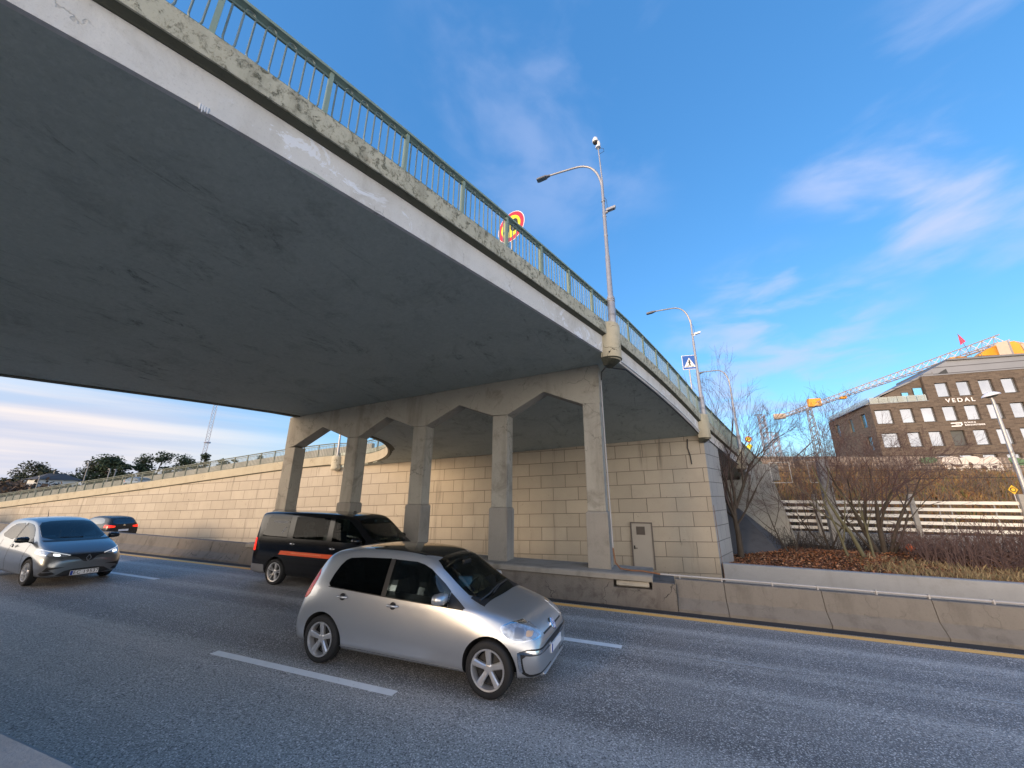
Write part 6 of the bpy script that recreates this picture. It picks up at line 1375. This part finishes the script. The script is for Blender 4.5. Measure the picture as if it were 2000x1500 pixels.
# ---------------------------------------------------------------- black van
vn = empty('black_van', (-7.86, 8.50, zr(-7.86) + .0), 'black passenger van with an orange side stripe, driving behind the silver city car', 'van', ry=-math.atan(GR), scale=(.88, .80, .88))
w = .955; WV = .335
st = [(-2.50, .34, .84, 1.10, .84, .80, 1.60, 1.66), (-2.49, .28, .90, 1.15, .88, .74, 1.865, 1.84), (-2.44, .25, .93, 1.17, .91, .84, 1.86, 1.915), (-2.25, .24, w, 1.18, .93, .86, 1.895, 1.95), (-1.5, .23, w, 1.18, .935, .865, 1.91, 1.965), (-.5, .23, w, 1.18, .935, .865, 1.915, 1.97), (.4, .23, w, 1.17, .935, .865, 1.90, 1.96), (.85, .23, w, 1.16, .935, .86, 1.865, 1.93), (1.10, .23, w, 1.15, .93, .84, 1.76, 1.84),
      (1.45, .23, w, 1.14, .925, .80, 1.49, 1.58), (1.82, .23, w, 1.12, .91, .83, 1.22, 1.29), (2.02, .24, .95, 1.05, .895, .82, 1.10, 1.16), (2.25, .25, .92, .93, .85, .76, .97, 1.02), (2.38, .26, .86, .80, .76, .68, .83, .87), (2.43, .30, .76, .66, .66, .58, .69, .72)]
body, full = car_body('body', vn, st, M['black_paint'], [(-1.5, WV), (1.5, WV)], .40)
cabin(vn, body, st, -2.36, 1.84, .62)
for s in (-1, 1):
    pane(vn, body, full, 'rear_side_window', M['privacy_glass'], lambda: side([(-2.19, 1.27), (-2.18, 1.25), (-1.22, 1.25), (-1.22, 1.835), (-2.05, 1.825), (-2.08, 1.80)], s, .3), .006)
    pane(vn, body, full, 'sliding_door_window', M['van_clear'], lambda: side([(-1.0, 1.27), (-1.0, 1.80), (-.97, 1.83), (.24, 1.83), (.24, 1.24), (-.97, 1.24)], s, .3), .006)
    pane(vn, body, full, 'front_side_window', M['van_clear'], lambda: side([(.42, 1.23), (.42, 1.82), (.82, 1.81), (.95, 1.75), (1.18, 1.58), (1.50, 1.30), (1.52, 1.22)], s, .3), .006)
    panel(vn, full, 'tail_light', M['red_lens'], side(rpoly([(-2.52, .86), (-2.52, 1.20), (-2.40, 1.20), (-2.37, .86)], 0), s, .66), .012)
    panel(vn, full, 'headlight', M['lamp_glass'], side(rpoly([(2.10, .80), (2.14, .98), (2.44, .86), (2.44, .70)], 1), s, .5), .008)
    panel(vn, full, 'bumper_corner', M['lamp_grey'], side([(-2.55, .24), (-2.55, .50), (-1.95, .50), (-1.92, .24)], s, .5), .012)
    seam = MB()
    for pl_ in ([(-1.12, 1.85), (-1.105, 1.85), (-1.105, .32), (-1.12, .32)], [(.32, 1.85), (.335, 1.85), (.335, .32), (.32, .32)], [(-2.3, 1.13), (.33, 1.13), (.33, 1.145), (-2.3, 1.145)], [(1.62, 1.2), (1.635, 1.2), (1.60, .8), (1.585, .8)]): seam.prism(pl_, lambda u, v, d: (u, s * d, v), .6, 1.2)
    panel(vn, full, 'panel_gap', M['inner'], seam, .001)
    sp_ = panel(vn, full, 'orange_stripe', M['orange_film'], side([(-1.42, .80), (-1.35, .905), (1.05, .905), (1.0, .80)], s, .6), .004)
    if s < 0: text('drosje · transport · 24 t', .058, plain('pale_orange', (.8, .25, .12), .5), 'stripe_text', sp_, Matrix.Translation((-.45, -.966, .852)) @ Matrix.Rotation(R_(90), 4, 'X'), .0015) if False else None
    panel(vn, full, 'stripe_lettering', M['pale_orange'], side([(-.95, .845), (-.95, .872), (.15, .872), (.15, .845)], s, .6), .0052, parent=sp_)
    mirror_part(vn, 1.38, .93, 1.30, s, M['black_paint'], 1.3); handle(vn, .50, .955, 1.05, s, M['chrome']); handle(vn, -.95, .958, 1.10, s, M['chrome'])
    for wx in (-1.5, 1.5): wheel(vn, wx, s * (w - .12), s, WV, .245, .21, 'ten')
pane(vn, body, full, 'windscreen', M['screen_glass'], lambda: front(rpoly([(-.80, 1.26), (.80, 1.26), (.71, 1.79), (.4, 1.84), (-.4, 1.84), (-.71, 1.79)], 1), .8, 2.0), .006)
panel(vn, full, 'rear_window', M['dark_glass'], front(rpoly([(-.74, 1.25), (.74, 1.25), (.66, 1.78), (-.66, 1.78)], 1), -2.6, -2.3), .006)
MB().box(-2.55, -2.42, -.84, .84, .30, .50).build('rear_bumper', M['lamp_grey'], vn, bevel=.03)
MB().lathe([(.05, 0), (.045, .04), (.0, .05)], 12, Matrix.Translation((.35, 0, 1.96))).build('roof_aerial', M['black'], vn, 60)
st_ = MB(); st_.prism([(-1.9, 1.70), (-1.3, 1.70), (-1.3, 1.64), (-1.84, 1.64)], lambda u, v, d: (u, d, v), -1.0, -.5)
panel(vn, full, 'window_lettering', M['lamp_grey'], st_, .0068)
sl_ = MB(); sl_.prism([(-1.36, 1.52), (-1.30, 1.52), (-1.42, 1.36), (-1.48, 1.36)], lambda u, v, d: (u, d, v), -1.0, -.5); panel(vn, full, 'window_slash', M['lamp_grey'], sl_, .0068)

# ---------------------------------------------------------------- hatchback family for the far cars
def hatch(name, loc, label, paint_, rz, sc, lit=True):
    h = empty(name, loc, label, 'car', rz=rz, scale=sc); w = .89; WH = .31
    st = [(-2.10, .32, .66, .80, .62, .52, .88, .92), (-2.08, .25, .78, .92, .74, .58, 1.02, 1.05), (-2.0, .22, .84, .98, .78, .60, 1.14, 1.18), (-1.82, .2, .87, 1.0, .81, .61, 1.30, 1.35), (-1.6, .19, .885, 1.0, .82, .62, 1.38, 1.43), (-1.0, .18, w, .98, .82, .63, 1.42, 1.475), (-.3, .18, w, .965, .82, .63, 1.425, 1.48), (.2, .18, w, .95, .82, .63, 1.38, 1.45),
          (.7, .18, w, .94, .81, .68, 1.17, 1.24), (1.1, .18, w, .92, .80, .72, .98, 1.03), (1.5, .19, .88, .86, .78, .71, .91, .96), (1.9, .2, .82, .74, .70, .62, .79, .82), (2.08, .22, .70, .62, .58, .5, .66, .68), (2.12, .27, .6, .54, .5, .4, .56, .58)]
    body, full = car_body('body', h, st, paint_, [(-1.31, WH), (1.31, WH)], .36, lvl=2)
    for s in (-1, 1):
        panel(h, full, 'side_window', M['side_glass'], side(rpoly([(-1.55, 1.06), (-1.30, 1.30), (-.9, 1.37), (.1, 1.35), (.4, 1.26), (.8, 1.0), (.75, .97), (-.5, .99)], 1), s, .3), .006)
        panel(h, full, 'tail_light', M['red_lens'] if lit else M['red_lens_off'], front(rpoly([(s * .46, .86), (s * .46, .93), (s * .86, 1.0), (s * .86, .84), (s * .62, .83)], 0), -2.2, -1.7), .008)
        mirror_part(h, .72, .87, 1.02, s, M['dark_paint'])
        for wx in (-1.31, 1.31): wheel(h, wx, s * (w - .1), s, WH, .21, .19, 'ten')
    panel(h, full, 'rear_window', M['dark_glass'], front(rpoly([(-.62, 1.03), (.62, 1.03), (.53, 1.31), (-.53, 1.31)], 1), -2.2, -1.6), .006)
    panel(h, full, 'windscreen', M['screen_glass'], front(rpoly([(-.68, 1.0), (.68, 1.0), (.56, 1.36), (-.56, 1.36)], 1), .1, 1.3), .006)
    MB().box(-2.125, -2.11, -.26, .26, .62, .73).build('number_plate', M['sign_white'], h)
    MB().lathe([(.06, 0), (.055, .012), (0, .014)], 18, Matrix.Translation((-2.085, 0, .95)) @ Matrix.Rotation(R_(-90), 4, 'Y')).build('badge', M['chrome'], h)
    return h
hatch('dark_car', (-28.6, 13.15, slip_z(-28.6) + .0), 'dark hatchback seen from behind with lit red tail lights, beyond the concrete barrier', M['dark_paint'], math.pi, (.86, .80, .87))
hatch('pale_blue_car', (-37.0, 18.45, interp(_rz, -37) + .43), 'pale blue car climbing the ramp, glimpsed through the ramp railing', M['blue_paint'], R_(0), (.62, .6, .55), lit=False)
hatch('distant_car', (-53.5, 13.0, slip_z(-53.5) - .55), 'dark roofed car just showing beside the steel grey hatchback at the left edge', M['dark_paint'], math.pi, (.86, .8, .87))

sm_ = plain('seat_cloth', (.028, .028, .03), .9)
for yy in (-.34, .34): seat(up, -.05, yy, .56, sm_); seat(up, -.85, yy, .60, sm_); seat(ze, -.05, yy, .60, sm_); seat(ze, -.95, yy, .64, sm_)
for yy in (-.42, .42): seat(vn, .55, yy, .86, sm_); seat(vn, -.55, yy, .86, sm_)
dash(up, .60, .86, .68, .46, .34, M['inner']); dash(ze, .70, .93, .70, .52, .34, M['inner']); dash(vn, 1.22, 1.16, .82, 1.08, .42, M['inner'])
MB().prism([(.50, 1.24), (.50, 1.30), (.53, 1.30), (.53, 1.24)], lambda u, v, d: (u, d, v), -.11, .11).build('rear_view_mirror', M['black'], up)
sh1 = plain('dark_jacket', (.03, .035, .05), .9); sh2 = plain('grey_shirt', (.16, .17, .19), .9); sh3 = plain('black_coat', (.02, .02, .022), .9); hr_ = plain('brown_hair', (.05, .03, .02), .9)
person((-3.27 - .10, 5.52 + .34, .04 + .54), 'driver in a dark jacket at the wheel of the small silver car', sh1, hr_, (.88, .88, .88))
person((-15.25 + .0, 6.12 + .29, .19 + .53), 'driver in a grey shirt behind the windscreen of the steel grey hatchback', sh2, hr_, (.86, .80, .84))
person((-7.86 + .50, 8.50 + .335, .10 + .76), 'driver in a black coat at the wheel of the black van', sh3, hr_, (.88, .80, .88))
